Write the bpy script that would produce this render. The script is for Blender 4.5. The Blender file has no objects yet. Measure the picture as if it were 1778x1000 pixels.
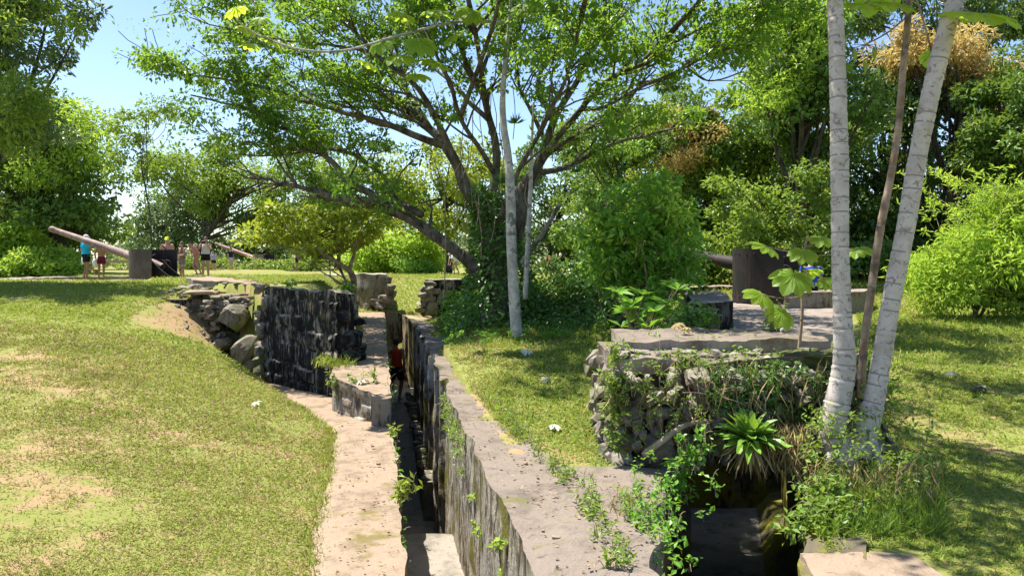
import bpy, bmesh, math, random
import numpy as np
from mathutils import Vector, Matrix
SC = bpy.context.scene
COL = SC.collection
RNG = np.random.default_rng(7)
FPX, CX, HY = 1270.0, 889.0, 455.0      # focal length and horizon of the photograph in its own pixels
def at(px, py, d):
    return np.array([(px-CX)/FPX*d, d, (HY-py)/FPX*d])
def R(a): return math.radians(a)

# ---------------------------------------------------------------- noise
def _hash(ix, iy, iz, s):
    h = (ix*374761393 + iy*668265263 + iz*2147483647 + s*974634581) & 0xFFFFFFFF
    h = ((h ^ (h >> 13))*1274126177) & 0xFFFFFFFF
    h = h ^ (h >> 16)
    return (h & 0xFFFF)/65535.0
def vnoise(p, s=0):
    p = np.asarray(p, float); i = np.floor(p).astype(np.int64); f = p-i
    f = f*f*(3-2*f); out = 0
    for dx in (0,1):
        wx = f[:,0] if dx else 1-f[:,0]
        for dy in (0,1):
            wy = f[:,1] if dy else 1-f[:,1]
            for dz in (0,1):
                wz = f[:,2] if dz else 1-f[:,2]
                out = out + wx*wy*wz*_hash(i[:,0]+dx, i[:,1]+dy, i[:,2]+dz, s)
    return out*2-1
def fbm(p, s=0, o=3):
    a, t, r = 1.0, 0.0, 0
    for k in range(o):
        r = r + a*vnoise(np.asarray(p)*2**k, s+k*17); t += a; a *= .5
    return r/t
def fb2(x, y, f, s=0, o=3):
    x = np.asarray(x, float); y = np.asarray(y, float)
    sh = np.broadcast(x, y).shape
    P = np.stack([np.broadcast_to(x, sh).ravel()*f, np.broadcast_to(y, sh).ravel()*f, np.full(int(np.prod(sh)), .37)], 1)
    return fbm(P, s, o).reshape(sh)
def vecnoise(p, f, s=0, o=2):
    return np.stack([fbm(p*f, s+k*31, o) for k in range(3)], 1)
def sm(t):
    t = np.clip(t, 0, 1); return t*t*(3-2*t)

# ---------------------------------------------------------------- mesh building
class MB:
    def __init__(s): s.V=[]; s.Q=[]; s.T=[]; s.qm=[]; s.tm=[]; s.n=0
    def add(s, V, F, mi=0):
        V = np.asarray(V, float).reshape(-1,3); F = np.asarray(F, np.int64)
        if len(F)==0: return s
        s.V.append(V)
        if F.shape[1]==4: s.Q.append(F+s.n); s.qm.append(np.full(len(F), mi))
        else: s.T.append(F+s.n); s.tm.append(np.full(len(F), mi))
        s.n += len(V); return s
    def more(s, F, base, mi=0):
        F = np.asarray(F, np.int64)+base
        if F.shape[1]==4: s.Q.append(F); s.qm.append(np.full(len(F), mi))
        else: s.T.append(F); s.tm.append(np.full(len(F), mi))
    def build(s, name, mats, parent=None, smooth=False, origin=None):
        V = np.concatenate(s.V) if s.V else np.zeros((0,3))
        if origin is not None: V = V-np.asarray(origin)
        me = bpy.data.meshes.new(name)
        Q = np.concatenate(s.Q) if s.Q else np.zeros((0,4), np.int64)
        T = np.concatenate(s.T) if s.T else np.zeros((0,3), np.int64)
        me.vertices.add(len(V)); me.vertices.foreach_set('co', V.astype(np.float32).ravel())
        li = np.concatenate([Q.ravel(), T.ravel()]).astype(np.int32)
        me.loops.add(len(li)); me.loops.foreach_set('vertex_index', li)
        n = len(Q)+len(T); me.polygons.add(n)
        st = np.concatenate([np.arange(len(Q))*4, len(Q)*4+np.arange(len(T))*3]).astype(np.int32)
        me.polygons.foreach_set('loop_start', st)
        mi = np.concatenate(s.qm+s.tm).astype(np.int32) if n else np.zeros(0, np.int32)
        me.polygons.foreach_set('material_index', mi)
        me.polygons.foreach_set('use_smooth', np.full(n, smooth))
        me.update(calc_edges=True); me.validate()
        if not isinstance(mats, (list, tuple)): mats = [mats]
        for m in mats: me.materials.append(m)
        o = bpy.data.objects.new(name, me); COL.objects.link(o)
        if origin is not None: o.location = Vector(origin)
        if parent is not None: o.parent = parent
        return o
def link_mesh(name, me, mat, parent=None):
    me.materials.clear(); me.materials.append(mat)
    o = bpy.data.objects.new(name, me); COL.objects.link(o)
    if parent is not None: o.parent = parent
    return o
def thing(name, label, cat, loc=(0,0,0), rotz=0, group=None):
    o = bpy.data.objects.new(name, None); COL.objects.link(o); o.empty_display_size=.2
    o.location = Vector(loc); o.rotation_euler = (0,0,rotz)
    o['label']=label; o['category']=cat
    if group: o['group']=group
    return o
def tag(o, label=None, cat=None, group=None, kind=None):
    if label: o['label']=label
    if cat: o['category']=cat
    if group: o['group']=group
    if kind: o['kind']=kind
    return o
def tree_copy(root, loc, rotz, label, group=None, scale=1.0):
    r = root.copy(); COL.objects.link(r); r.location = Vector(loc); r.rotation_euler=(0,0,rotz); r.scale=(scale,)*3
    r['label']=label
    if group: r['group']=group
    for ch in list(root.children):
        c = ch.copy(); COL.objects.link(c); c.parent = r
        for g in ch.children:
            d = g.copy(); COL.objects.link(d); d.parent = c
    return r

def grid_faces(nu, nv, flip=False):
    i = np.arange(nu-1)[:,None]*nv + np.arange(nv-1)[None,:]
    a = i.ravel()
    F = np.stack([a, a+nv, a+nv+1, a+1], 1)
    return F[:, ::-1] if flip else F
def frames(P):
    P = np.asarray(P, float); n = len(P)
    T = np.zeros_like(P); T[1:-1] = P[2:]-P[:-2]; T[0]=P[1]-P[0]; T[-1]=P[-1]-P[-2]
    T /= np.linalg.norm(T, axis=1)[:,None]+1e-9
    ref = np.array([0,0,1.0]) if abs(T[0,2])<.9 else np.array([1.0,0,0])
    N = np.zeros_like(P); N[0] = np.cross(T[0], ref); N[0]/=np.linalg.norm(N[0])
    for i in range(1,n):
        v = N[i-1]-T[i]*np.dot(N[i-1],T[i]); N[i]=v/(np.linalg.norm(v)+1e-9)
    return T, N, np.cross(T,N)
def tube(P, r, k=8, cap=True, side=None, rough=0, seed=0):
    """r: (n,) or (n,2) radii; side: reference vector for the first radius"""
    P = np.asarray(P,float); T,N,B = frames(P)
    if side is not None:
        s = np.asarray(side,float); N = s-T*(T@s)[:,None]; N/=np.linalg.norm(N,axis=1)[:,None]+1e-9; B=np.cross(T,N)
    r = np.asarray(r,float)
    if r.ndim==0: r=np.full(len(P),float(r))
    if r.ndim==1: r=np.stack([r,r],1)
    a = np.arange(k)/k*2*math.pi
    V = P[:,None,:]+np.cos(a)[None,:,None]*N[:,None,:]*r[:,None,:1]+np.sin(a)[None,:,None]*B[:,None,:]*r[:,None,1:]
    if rough:
        D = V-P[:,None,:]
        q = fbm(V.reshape(-1,3)*2.2, seed, 3).reshape(len(P),k)
        V = P[:,None,:]+D*(1+rough*q)[:,:,None]
    n=len(P); V=V.reshape(-1,3)
    i=(np.arange(n-1)[:,None]*k); j=np.arange(k)[None,:]; j2=(j+1)%k
    F=np.stack([(i+j).ravel(),(i+j2).ravel(),(i+k+j2).ravel(),(i+k+j).ravel()],1)
    Fc=None
    if cap:
        V=np.concatenate([V,P[:1],P[-1:]])
        jj=np.arange(k); j3=(jj+1)%k
        Fc=np.concatenate([np.stack([j3,jj,np.full(k,n*k)],1), np.stack([(n-1)*k+jj,(n-1)*k+j3,np.full(k,n*k+1)],1)])
    return V,F,Fc
def add_tube(mb, P, r, k=8, mi=0, **kw):
    V,F,Fc=tube(P,r,k,**kw); b=mb.n; mb.add(V,F,mi)
    if Fc is not None: mb.more(Fc,b,mi)
def smooth_path(P, n):
    P=np.asarray(P,float)
    if len(P)<3:
        t=np.linspace(0,1,n)[:,None]; return P[0]*(1-t)+P[-1]*t
    Q=np.concatenate([[2*P[0]-P[1]],P,[2*P[-1]-P[-2]]]); out=[]
    u=np.linspace(0,len(P)-1-1e-6,n)
    for x in u:
        i=int(x); t=x-i; a,b,c,d=Q[i:i+4]
        out.append(.5*((2*b)+(-a+c)*t+(2*a-5*b+4*c-d)*t*t+(-a+3*b-3*c+d)*t**3))
    return np.array(out)
def box(mb, lo, hi, mi=0, rot=None, at_=None):
    lo=np.array(lo,float); hi=np.array(hi,float)
    V=np.array([[x,y,z] for x in (lo[0],hi[0]) for y in (lo[1],hi[1]) for z in (lo[2],hi[2])])
    if rot is not None: V=V@np.array(rot).T
    if at_ is not None: V=V+np.array(at_)
    F=[[0,1,3,2],[4,6,7,5],[0,4,5,1],[2,3,7,6],[0,2,6,4],[1,5,7,3]]
    mb.add(V,F,mi)
def rotz(a): return np.array([[math.cos(a),-math.sin(a),0],[math.sin(a),math.cos(a),0],[0,0,1]])
def _ico(s):
    bm=bmesh.new(); bmesh.ops.create_icosphere(bm,subdivisions=s,radius=1); bm.verts.ensure_lookup_table()
    V=np.array([v.co[:] for v in bm.verts]); F=np.array([[v.index for v in f.verts] for f in bm.faces]); bm.free(); return V,F
ICO1=_ico(1); ICO2=_ico(2); ICO3=_ico(3)
def ell(mb, c, r, mi=0, ico=None, M=None):
    V,F=ico or ICO2
    V=V*np.asarray(r,float)
    if M is not None: V=V@np.asarray(M).T
    mb.add(V+np.asarray(c),F,mi)
def rock(mb, c, size, rng, mi=0, M=None, cuts=11, ico=None):
    V,F=ico or ICO2; V=V*1.4
    n=rng.normal(size=(cuts,3)); n/=np.linalg.norm(n,axis=1)[:,None]
    n=np.concatenate([n,np.eye(3),-np.eye(3)]); d=np.concatenate([rng.uniform(.50,.92,cuts),rng.uniform(.66,.92,6)])
    for a,b in zip(n,d):
        t=np.maximum(0,V@a-b); V=V-t[:,None]*a
    V=V+vecnoise(V*1.0+rng.uniform(0,99,3),2.5,1)*.022
    V=V*np.asarray(size)
    if M is not None: V=V@np.asarray(M).T
    mb.add(V+np.asarray(c),F,mi)
def vdisp(V, amp=.04, f=2.5, s=0, amp2=.012, f2=11):
    V=np.asarray(V,float)
    return V+vecnoise(V,f,s,2)*amp+(vecnoise(V,f2,s+5,2)*amp2 if amp2 else 0)
def wall_solid(mb, Ft, Bt, zb, nz=24, nt=8, amp=.04, amp2=.012, s=0, mi=0, mi_top=None, ds=.1, ends=True, backnz=3, bulge=0):
    """a masonry solid: Ft / Bt are the top edge polylines (front and back), zb the depth of its foot"""
    def res(P,n):
        P=np.asarray(P,float); L=np.concatenate([[0],np.cumsum(np.linalg.norm(np.diff(P,axis=0),axis=1))])
        u=np.linspace(0,L[-1],n); return np.stack([np.interp(u,L,P[:,k]) for k in range(3)],1)
    L=np.linalg.norm(np.diff(np.asarray(Ft,float),axis=0),axis=1).sum(); n=max(3,int(L/ds)+1)
    if len(Ft)==len(Bt)==n: pass
    F0=res(Ft,n); B0=res(Bt,n)
    def put(G,flip,m):
        nu,nv=G.shape[:2]; V=vdisp(G.reshape(-1,3),amp,2.5,s,amp2); mb.add(V,grid_faces(nu,nv,flip),m)
    t=np.linspace(0,1,nz)[None,:,None]
    Fb=F0.copy(); Fb[:,2]=zb; Bb=B0.copy(); Bb[:,2]=zb
    put(F0[:,None]*(1-t)+Fb[:,None]*t,False,mi)
    t2=np.linspace(0,1,nt)[None,:,None]
    put(F0[:,None]*(1-t2)+B0[:,None]*t2,True,mi if mi_top is None else mi_top)
    tb=np.linspace(0,1,backnz if backnz>3 else 8)[None,:,None]
    put(B0[:,None]*(1-tb)+Bb[:,None]*tb,True,mi)
    if ends:
        for e,fl in ((0,True),(-1,False)):
            m=max(4,nt); u=np.linspace(0,1,m)[:,None,None]; w=np.linspace(0,1,nz)[None,:,None]
            top=F0[e]*(1-u[:,:,0])+B0[e]*u[:,:,0]; bot=top.copy(); bot[:,2]=zb
            put(top[:,None]*(1-w)+bot[:,None]*w,not fl if False else fl,mi)

def block_face(mb, A, Bp, ztop, zb, n, rng, bw=(.25,.55), bh=(.16,.30), depth=.05, groove=.035, res=.035, mi=0, seed=0, ragged=.0):
    '''a vertical face of coursed, uneven blocks from A to Bp (plan points), proud along n'''
    A=np.array(A,float); Bp=np.array(Bp,float); L=np.linalg.norm(Bp-A); nu=int(L/res)+2; nz=int((ztop-zb)/res)+2
    u=np.linspace(0,L,nu); z=np.linspace(ztop,zb,nz); U_,Z_=np.meshgrid(u,z,indexing='ij'); off=np.zeros_like(U_)
    zz=ztop+rng.uniform(0,.1); wav=fb2(U_,Z_,1.5,seed,2)*.05
    while zz>zb-.1:
        h=rng.uniform(*bh); row=(Z_+wav<=zz)&(Z_+wav>zz-h); x=-rng.uniform(0,.3)
        while x<L:
            w=rng.uniform(*bw); sel=row&(U_+wav>=x)&(U_+wav<x+w); o=rng.normal()*depth
            du=np.minimum(U_+wav-x,x+w-U_-wav); dz=np.minimum(zz-Z_-wav,Z_+wav-zz+h); e=np.minimum(du,dz)
            off=np.where(sel,o-groove*np.exp(-(e/.022)**2)*2+.02*np.clip(e/.08,0,1)+rng.normal()*.12*(U_-x-w/2)*.4,off); x+=w
        zz-=h
    d=(Bp-A)/L; V=np.stack([A[0]+d[0]*U_+n[0]*off,A[1]+d[1]*U_+n[1]*off,Z_],-1).reshape(-1,3)
    V=vdisp(V,.03,3,seed,.014,14); mb.add(V,grid_faces(nu,nz),mi)

# ---------------------------------------------------------------- leaves
def unit(v): return v/(np.linalg.norm(v,axis=-1,keepdims=True)+1e-9)
def leaf_quads(mb, P, D, Nn, L, W, mi=0, fold=.12):
    """rhombic leaves: base P, along D, face normal about Nn"""
    n=len(P); D=unit(D); S=unit(np.cross(D,Nn)); U=np.cross(S,D)
    L=np.broadcast_to(np.asarray(L,float),(n,))[:,None]; W=np.broadcast_to(np.asarray(W,float),(n,))[:,None]
    m=P+D*L*.45+U*L*fold
    V=np.stack([P,m+S*W*.5-U*L*fold*.3,P+D*L-U*L*fold*.5,m-S*W*.5-U*L*fold*.3],1).reshape(-1,3)
    mb.add(V,(np.arange(n)*4)[:,None]+np.arange(4)[None,:],mi)
def rdir(rng,n):
    return unit(rng.normal(size=(n,3)))
def clump(mb, rng, c, r, n, L, W=None, mi=0, up=.5, shell=.55, jit=.25):
    """n leaves through an ellipsoidal clump, most of them near its outer skin"""
    d=rdir(rng,n); rad=rng.uniform(0,1,n)**(1/3)*(1-shell)+shell*rng.uniform(.7,1.05,n)
    P=np.asarray(c)+d*rad[:,None]*np.asarray(r)
    D=unit(d*.7+rdir(rng,n)*.8+np.array([0,0,-.25]))
    Nn=unit(np.array([0,0,up])+d*.45+rdir(rng,n)*.55)
    l=L*rng.uniform(.65,1.25,n)
    leaf_quads(mb,P,D,Nn,l,l*(W or .5),mi)
# ---------------------------------------------------------------- materials
def newmat(name):
    m=bpy.data.materials.new(name); m.use_nodes=True; nt=m.node_tree; nt.nodes.clear(); return m,nt
def N(nt,t,**kw):
    n=nt.nodes.new(t)
    for k,v in kw.items():
        if k in n.inputs: n.inputs[k].default_value=v
        else: setattr(n,k,v)
    return n
def ramp(nt,stops,interp='LINEAR'):
    n=nt.nodes.new('ShaderNodeValToRGB'); cr=n.color_ramp; cr.interpolation=interp
    while len(cr.elements)>1: cr.elements.remove(cr.elements[-1])
    cr.elements[0].position=stops[0][0]; cr.elements[0].color=(*stops[0][1],1)
    for p,c in stops[1:]:
        e=cr.elements.new(p); e.color=(*c,1)
    return n
def mixc(nt,a,b,f,mode='MIX'):
    n=nt.nodes.new('ShaderNodeMix'); n.data_type='RGBA'; n.blend_type=mode
    for s,v in ((0,f),(6,a),(7,b)):
        if hasattr(v,'is_output'): nt.links.new(v,n.inputs[s])
        elif s==0: n.inputs[0].default_value=v
        else: n.inputs[s].default_value=(*v,1)
    return n.outputs[2]
def coords(nt,scale=(1,1,1),world=True):
    g=N(nt,'ShaderNodeNewGeometry') if world else N(nt,'ShaderNodeTexCoord')
    mp=N(nt,'ShaderNodeMapping'); mp.inputs['Scale'].default_value=scale
    nt.links.new(g.outputs['Position' if world else 'Object'],mp.inputs['Vector']); return mp.outputs[0]
def noise(nt,co,scale,detail=4,rough=.6,dist=0):
    n=N(nt,'ShaderNodeTexNoise'); n.inputs['Scale'].default_value=scale; n.inputs['Detail'].default_value=detail
    n.inputs['Roughness'].default_value=rough; n.inputs['Distortion'].default_value=dist
    nt.links.new(co,n.inputs['Vector']); return n.outputs[0]
def thr(nt,v,a,b):
    n=N(nt,'ShaderNodeMapRange'); n.inputs[1].default_value=a; n.inputs[2].default_value=b; n.interpolation_type='SMOOTHSTEP'
    nt.links.new(v,n.inputs[0]); return n.outputs[0]
def finish(nt,col,rough=.85,bump=None,bstr=.3,bdist=.02,spec=.3,metal=0):
    p=N(nt,'ShaderNodeBsdfPrincipled'); p.inputs['Roughness'].default_value=rough; p.inputs['Specular IOR Level'].default_value=spec; p.inputs['Metallic'].default_value=metal
    if hasattr(col,'is_output'): nt.links.new(col,p.inputs['Base Color'])
    else: p.inputs['Base Color'].default_value=(*col,1)
    if bump is not None:
        b=N(nt,'ShaderNodeBump'); b.inputs['Strength'].default_value=bstr; b.inputs['Distance'].default_value=bdist
        nt.links.new(bump,b.inputs['Height']); nt.links.new(b.outputs[0],p.inputs['Normal'])
    o=N(nt,'ShaderNodeOutputMaterial'); nt.links.new(p.outputs[0],o.inputs[0]); return p
def plain(name,col,rough=.7,spec=.3,metal=0,var=.12):
    m,nt=newmat(name); co=coords(nt,world=False); n=noise(nt,co,9,4)
    c=mixc(nt,tuple(x*(1-var*1.6) for x in col),tuple(min(1,x*(1+var)) for x in col),n)
    finish(nt,c,rough,n,.15,.005,spec,metal); return m
def leafmat(name,a,b,trans=.4,rough=.42,tcol=None,extra=None,spec=.35):
    """a..b: the leaf colours; each leaf takes its own"""
    k=1.8 if 'brown_flush' not in name and 'grass' not in name and 'dry' not in name and 'bleach' not in name and 'straw' not in name else 1.0
    rk=.94 if k>1.1 else 1.0
    a=(a[0]*k*rk,a[1]*k*1.06,a[2]*k*.9); b=(b[0]*k*rk,b[1]*k*1.06,b[2]*k*.85)
    m,nt=newmat(name); g=N(nt,'ShaderNodeNewGeometry')
    st=[(0,a),(.8,b)]
    st.append((1.0,extra if extra else tuple(min(1,x*1.15) for x in b)))
    r=ramp(nt,st); nt.links.new(g.outputs['Random Per Island'],r.inputs[0])
    big=noise(nt,coords(nt),.55,2)
    c=mixc(nt,r.outputs[0],tuple(x*.75 for x in a),thr(nt,big,.5,.8))
    p=N(nt,'ShaderNodeBsdfPrincipled'); p.inputs['Roughness'].default_value=rough; p.inputs['Specular IOR Level'].default_value=spec
    nt.links.new(c,p.inputs['Base Color'])
    t=N(nt,'ShaderNodeBsdfTranslucent')
    tc=mixc(nt,c,tcol or (.30,.36,.02),.5); nt.links.new(tc,t.inputs[0])
    mx=N(nt,'ShaderNodeMixShader'); mx.inputs[0].default_value=trans
    nt.links.new(p.outputs[0],mx.inputs[1]); nt.links.new(t.outputs[0],mx.inputs[2])
    o=N(nt,'ShaderNodeOutputMaterial'); nt.links.new(mx.outputs[0],o.inputs[0]); return m
def stonewall(name,light=(.34,.31,.26),dark=(.022,.022,.024),streak=.5,moss=.25,mosscol=(.10,.11,.02),topcol=None,warm=(.30,.22,.13),scale=1.0):
    """old lime-washed masonry with black and white run-off streaks and moss"""
    m,nt=newmat(name)
    c3=coords(nt); cs=coords(nt,(5,5,1.3)); cf=coords(nt,(16,16,3.6))
    blot=noise(nt,c3,3.5*scale,6,.65); grain=noise(nt,c3,26,4,.7); st=noise(nt,cs,1.0,5,.65,.4); sf=noise(nt,cf,1.0,4,.65)
    base=mixc(nt,light,warm,thr(nt,blot,.42,.68))
    base=mixc(nt,base,tuple(x*.55 for x in light),thr(nt,grain,.5,.72))
    a=nt.nodes.new('ShaderNodeMath'); a.operation='ADD'; nt.links.new(st,a.inputs[0]); nt.links.new(sf,a.inputs[1])
    a2=nt.nodes.new('ShaderNodeMath'); a2.operation='MULTIPLY_ADD'; nt.links.new(blot,a2.inputs[0]); a2.inputs[1].default_value=.9; nt.links.new(a.outputs[0],a2.inputs[2])
    dk=thr(nt,a2.outputs[0],1.45-streak*.20,1.45+.26-streak*.20)
    # streaks only where the face is steep
    g=N(nt,'ShaderNodeNewGeometry'); sx=N(nt,'ShaderNodeSeparateXYZ'); nt.links.new(g.outputs['Normal'],sx.inputs[0])
    steep=N(nt,'ShaderNodeMapRange'); steep.inputs[1].default_value=.75; steep.inputs[2].default_value=.4
    nt.links.new(sx.outputs[2],steep.inputs[0])
    mu=nt.nodes.new('ShaderNodeMath'); mu.operation='MULTIPLY'; nt.links.new(dk,mu.inputs[0]); nt.links.new(steep.outputs[0],mu.inputs[1])
    if topcol:
        tb=mixc(nt,topcol,tuple(x*.6 for x in topcol),thr(nt,blot,.45,.7)); tb=mixc(nt,tb,(min(1,topcol[0]*1.35),topcol[1]*1.3,topcol[2]*1.25),thr(nt,grain,.55,.75))
        sp_=noise(nt,c3,13,6,.72); tb=mixc(nt,tb,tuple(x*.38 for x in topcol),thr(nt,sp_,.56,.70)); tb=mixc(nt,tb,(topcol[0]*.75,topcol[1]*.82,topcol[2]*.5),thr(nt,noise(nt,c3,5,5,.7),.58,.70))
        base=mixc(nt,tb,base,steep.outputs[0])
    c=mixc(nt,base,dark,mu.outputs[0])
    wn=noise(nt,coords(nt,(9,9,.9)),1.3,4,.6,.6); wm=nt.nodes.new('ShaderNodeMath'); wm.operation='MULTIPLY'
    nt.links.new(thr(nt,wn,.63,.70),wm.inputs[0]); nt.links.new(steep.outputs[0],wm.inputs[1])
    c=mixc(nt,c,tuple(min(1,x*1.25) for x in light),wm.outputs[0])
    mo=thr(nt,noise(nt,c3,2.2,5,.6),.66-moss*.35,.74-moss*.25)
    c=mixc(nt,c,mosscol,mo)
    h=nt.nodes.new('ShaderNodeMath'); h.operation='ADD'; nt.links.new(blot,h.inputs[0]); nt.links.new(grain,h.inputs[1])
    finish(nt,c,.92,h.outputs[0],.55,.03,.15); return m
def barkmat(name,a,b,sc=(9,9,1.2),spots=None,bump=.6):
    m,nt=newmat(name); n=noise(nt,coords(nt,sc),1.0,6,.65,.5); n2=noise(nt,coords(nt),5,4,.6)
    c=mixc(nt,a,b,thr(nt,n,.35,.65))
    if spots: c=mixc(nt,c,spots,thr(nt,n2,.54,.62))
    finish(nt,c,.9,n,bump,.03,.15); return m

M={}
# foliage (base colours of the leaves themselves)
M['leaf_main']=leafmat('broad_tree_leaf',(.055,.108,.020),(.095,.170,.028),.52,.36,(.36,.52,.03),(.16,.20,.03))
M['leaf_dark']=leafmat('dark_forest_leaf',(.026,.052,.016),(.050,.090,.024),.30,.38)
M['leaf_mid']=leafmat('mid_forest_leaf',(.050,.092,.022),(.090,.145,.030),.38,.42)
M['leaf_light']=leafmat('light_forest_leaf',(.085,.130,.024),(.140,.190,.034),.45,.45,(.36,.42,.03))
M['leaf_blue']=leafmat('bluish_leaf',(.050,.080,.036),(.095,.125,.055),.33,.34,(.20,.27,.05))
M['leaf_brown']=leafmat('brown_flush_leaf',(.38,.27,.10),(.58,.43,.19),.48,.5,(.75,.56,.18))
M['leaf_rust']=leafmat('mixed_rust_leaf',(.075,.088,.020),(.17,.115,.035),.40,.5,(.40,.30,.05))
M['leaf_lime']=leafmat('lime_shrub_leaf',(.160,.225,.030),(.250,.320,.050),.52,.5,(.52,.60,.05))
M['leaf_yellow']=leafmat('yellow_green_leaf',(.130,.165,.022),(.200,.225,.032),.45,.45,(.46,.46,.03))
M['leaf_ivy']=leafmat('ivy_leaf',(.040,.085,.022),(.075,.135,.030),.30,.32,(.2,.3,.02))
M['leaf_fresh']=leafmat('fresh_green_leaf',(.070,.150,.024),(.120,.215,.034),.50,.36,(.34,.50,.03))
M['leaf_cecropia']=leafmat('umbrella_leaf',(.120,.185,.030),(.160,.240,.035),.62,.42,(.72,.80,.04))
M['leaf_brom']=leafmat('strap_leaf',(.070,.130,.024),(.125,.200,.034),.30,.35,(.34,.42,.03))
M['leaf_dry']=leafmat('dry_leaf',(.30,.20,.10),(.46,.34,.21),.22,.7,(.5,.34,.16))
M['leaf_white']=leafmat('bleached_leaf',(.50,.46,.42),(.70,.67,.63),.12,.75,(.6,.55,.45))
M['leaf_darkdry']=leafmat('grey_dry_leaf',(.16,.15,.15),(.30,.28,.27),.12,.75,(.3,.28,.25))
M['grass']=leafmat('grass_blade',(.175,.245,.030),(.290,.345,.052),.34,.55,(.42,.46,.05),(.40,.31,.14),.2)
M['grass_long']=leafmat('long_grass_blade',(.100,.175,.028),(.175,.260,.040),.38,.5,(.3,.42,.03),(.22,.22,.07),.2)  # deeper green, for the longer blades
M['straw']=leafmat('straw_blade',(.28,.19,.09),(.42,.31,.16),.2,.7,(.4,.28,.12))
# bark
M['bark']=barkmat('dark_bark',(.035,.028,.020),(.12,.098,.072),(9,9,1.5),(.05,.06,.03))
M['bark_limb']=barkmat('limb_bark',(.040,.034,.027),(.165,.14,.11),(7,7,3),(.10,.09,.06))
M['bark_pale']=barkmat('pale_bark',(.30,.28,.25),(.56,.53,.48),(5,5,5),(.17,.16,.14),.3)
M['bark_grey']=barkmat('grey_bark',(.16,.135,.11),(.34,.29,.24),(8,8,2),(.09,.085,.06))
def cecropia_bark():
    m,nt=newmat('ringed_pale_bark'); c3=coords(nt,world=False)
    n=noise(nt,c3,7,6,.65); bl=noise(nt,c3,16,5,.7,1.2)
    c=mixc(nt,(.52,.47,.42),(.40,.355,.31),thr(nt,n,.35,.65)); c=mixc(nt,c,(.20,.175,.15),thr(nt,bl,.53,.64))
    c=mixc(nt,c,(.34,.32,.20),thr(nt,noise(nt,c3,2.4,4),.60,.74))
    finish(nt,c,.8,bl,.3,.01,.2); return m
M['bark_ring']=cecropia_bark()
M['bark_red']=barkmat('reddish_stem_bark',(.20,.13,.08),(.38,.29,.21),(8,8,6),(.13,.11,.08),.4)
M['root']=barkmat('root_bark',(.20,.15,.10),(.36,.29,.20),(6,6,6),(.12,.10,.07))
# masonry
M['wall_black']=stonewall('black_streaked_masonry',(.19,.175,.15),(.013,.012,.011),1.25,.12,(.05,.06,.02),(.27,.24,.18))
M['wall_trench']=stonewall('lichen_streaked_masonry',(.29,.26,.205),(.050,.042,.028),.50,.42,(.115,.105,.022),(.40,.335,.265))
M['wall_trench_far']=stonewall('mossy_trench_masonry',(.27,.24,.17),(.020,.018,.012),.80,.55,(.10,.095,.02),(.36,.30,.20))
M['wall_grey']=stonewall('grey_ruin_masonry',(.24,.22,.19),(.06,.055,.048),.05,.26,(.10,.11,.03),(.36,.33,.25))  # mid grey masonry of the ruins
M['wall_brown']=stonewall('brown_end_masonry',(.33,.27,.17),(.05,.04,.025),.35,.45,(.14,.12,.03),(.38,.30,.18))
M['wall_dark']=stonewall('dark_mossy_masonry',(.10,.09,.075),(.012,.011,.010),.9,.3,(.05,.06,.02),(.20,.15,.11))
M['rockmat']=stonewall('grey_field_stone',(.19,.165,.135),(.04,.035,.03),-.2,.46,(.10,.11,.035),(.27,.24,.19),(.14,.10,.065),1.6)
M['rock_dark']=stonewall('dark_field_stone',(.14,.13,.12),(.03,.03,.03),.3,.12,(.07,.08,.03),(.30,.28,.24),(.12,.10,.08),1.6)
M['rock_black']=stonewall('black_field_stone',(.07,.066,.06),(.010,.010,.012),1.2,.12,(.05,.06,.02),(.10,.095,.08),(.04,.038,.035),1.6)
M['tunnel_floor']=stonewall('tunnel_concrete',(.24,.225,.205),(.03,.03,.025),-3,.3,(.06,.065,.02),(.26,.24,.22),(.18,.16,.13))  # mottled grey concrete of the tunnel floor
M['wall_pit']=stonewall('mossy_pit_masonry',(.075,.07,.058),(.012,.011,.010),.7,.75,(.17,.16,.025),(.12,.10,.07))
M['earth']=stonewall('earthy_mortar',(.13,.105,.075),(.03,.026,.02),.2,.4,(.10,.105,.03),(.20,.165,.12),(.10,.075,.05))
M['slab']=stonewall('worn_pavement',(.31,.235,.165),(.10,.08,.05),-3,.2,(.17,.14,.05),(.30,.222,.155),(.20,.125,.065))
M['slab_grey']=stonewall('grey_wall_cap',(.31,.27,.225),(.10,.09,.07),-3,.2,(.14,.13,.05),(.215,.175,.14),(.15,.11,.075))
M['concrete']=stonewall('weathered_concrete',(.32,.27,.225),(.08,.07,.06),-3,.16,(.14,.13,.06),(.28,.23,.19),(.18,.13,.09))
M['floor_trench']=stonewall('trench_floor_concrete',(.26,.235,.20),(.08,.07,.05),.2,.12,(.15,.14,.05),(.30,.265,.22),(.22,.19,.145))
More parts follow.
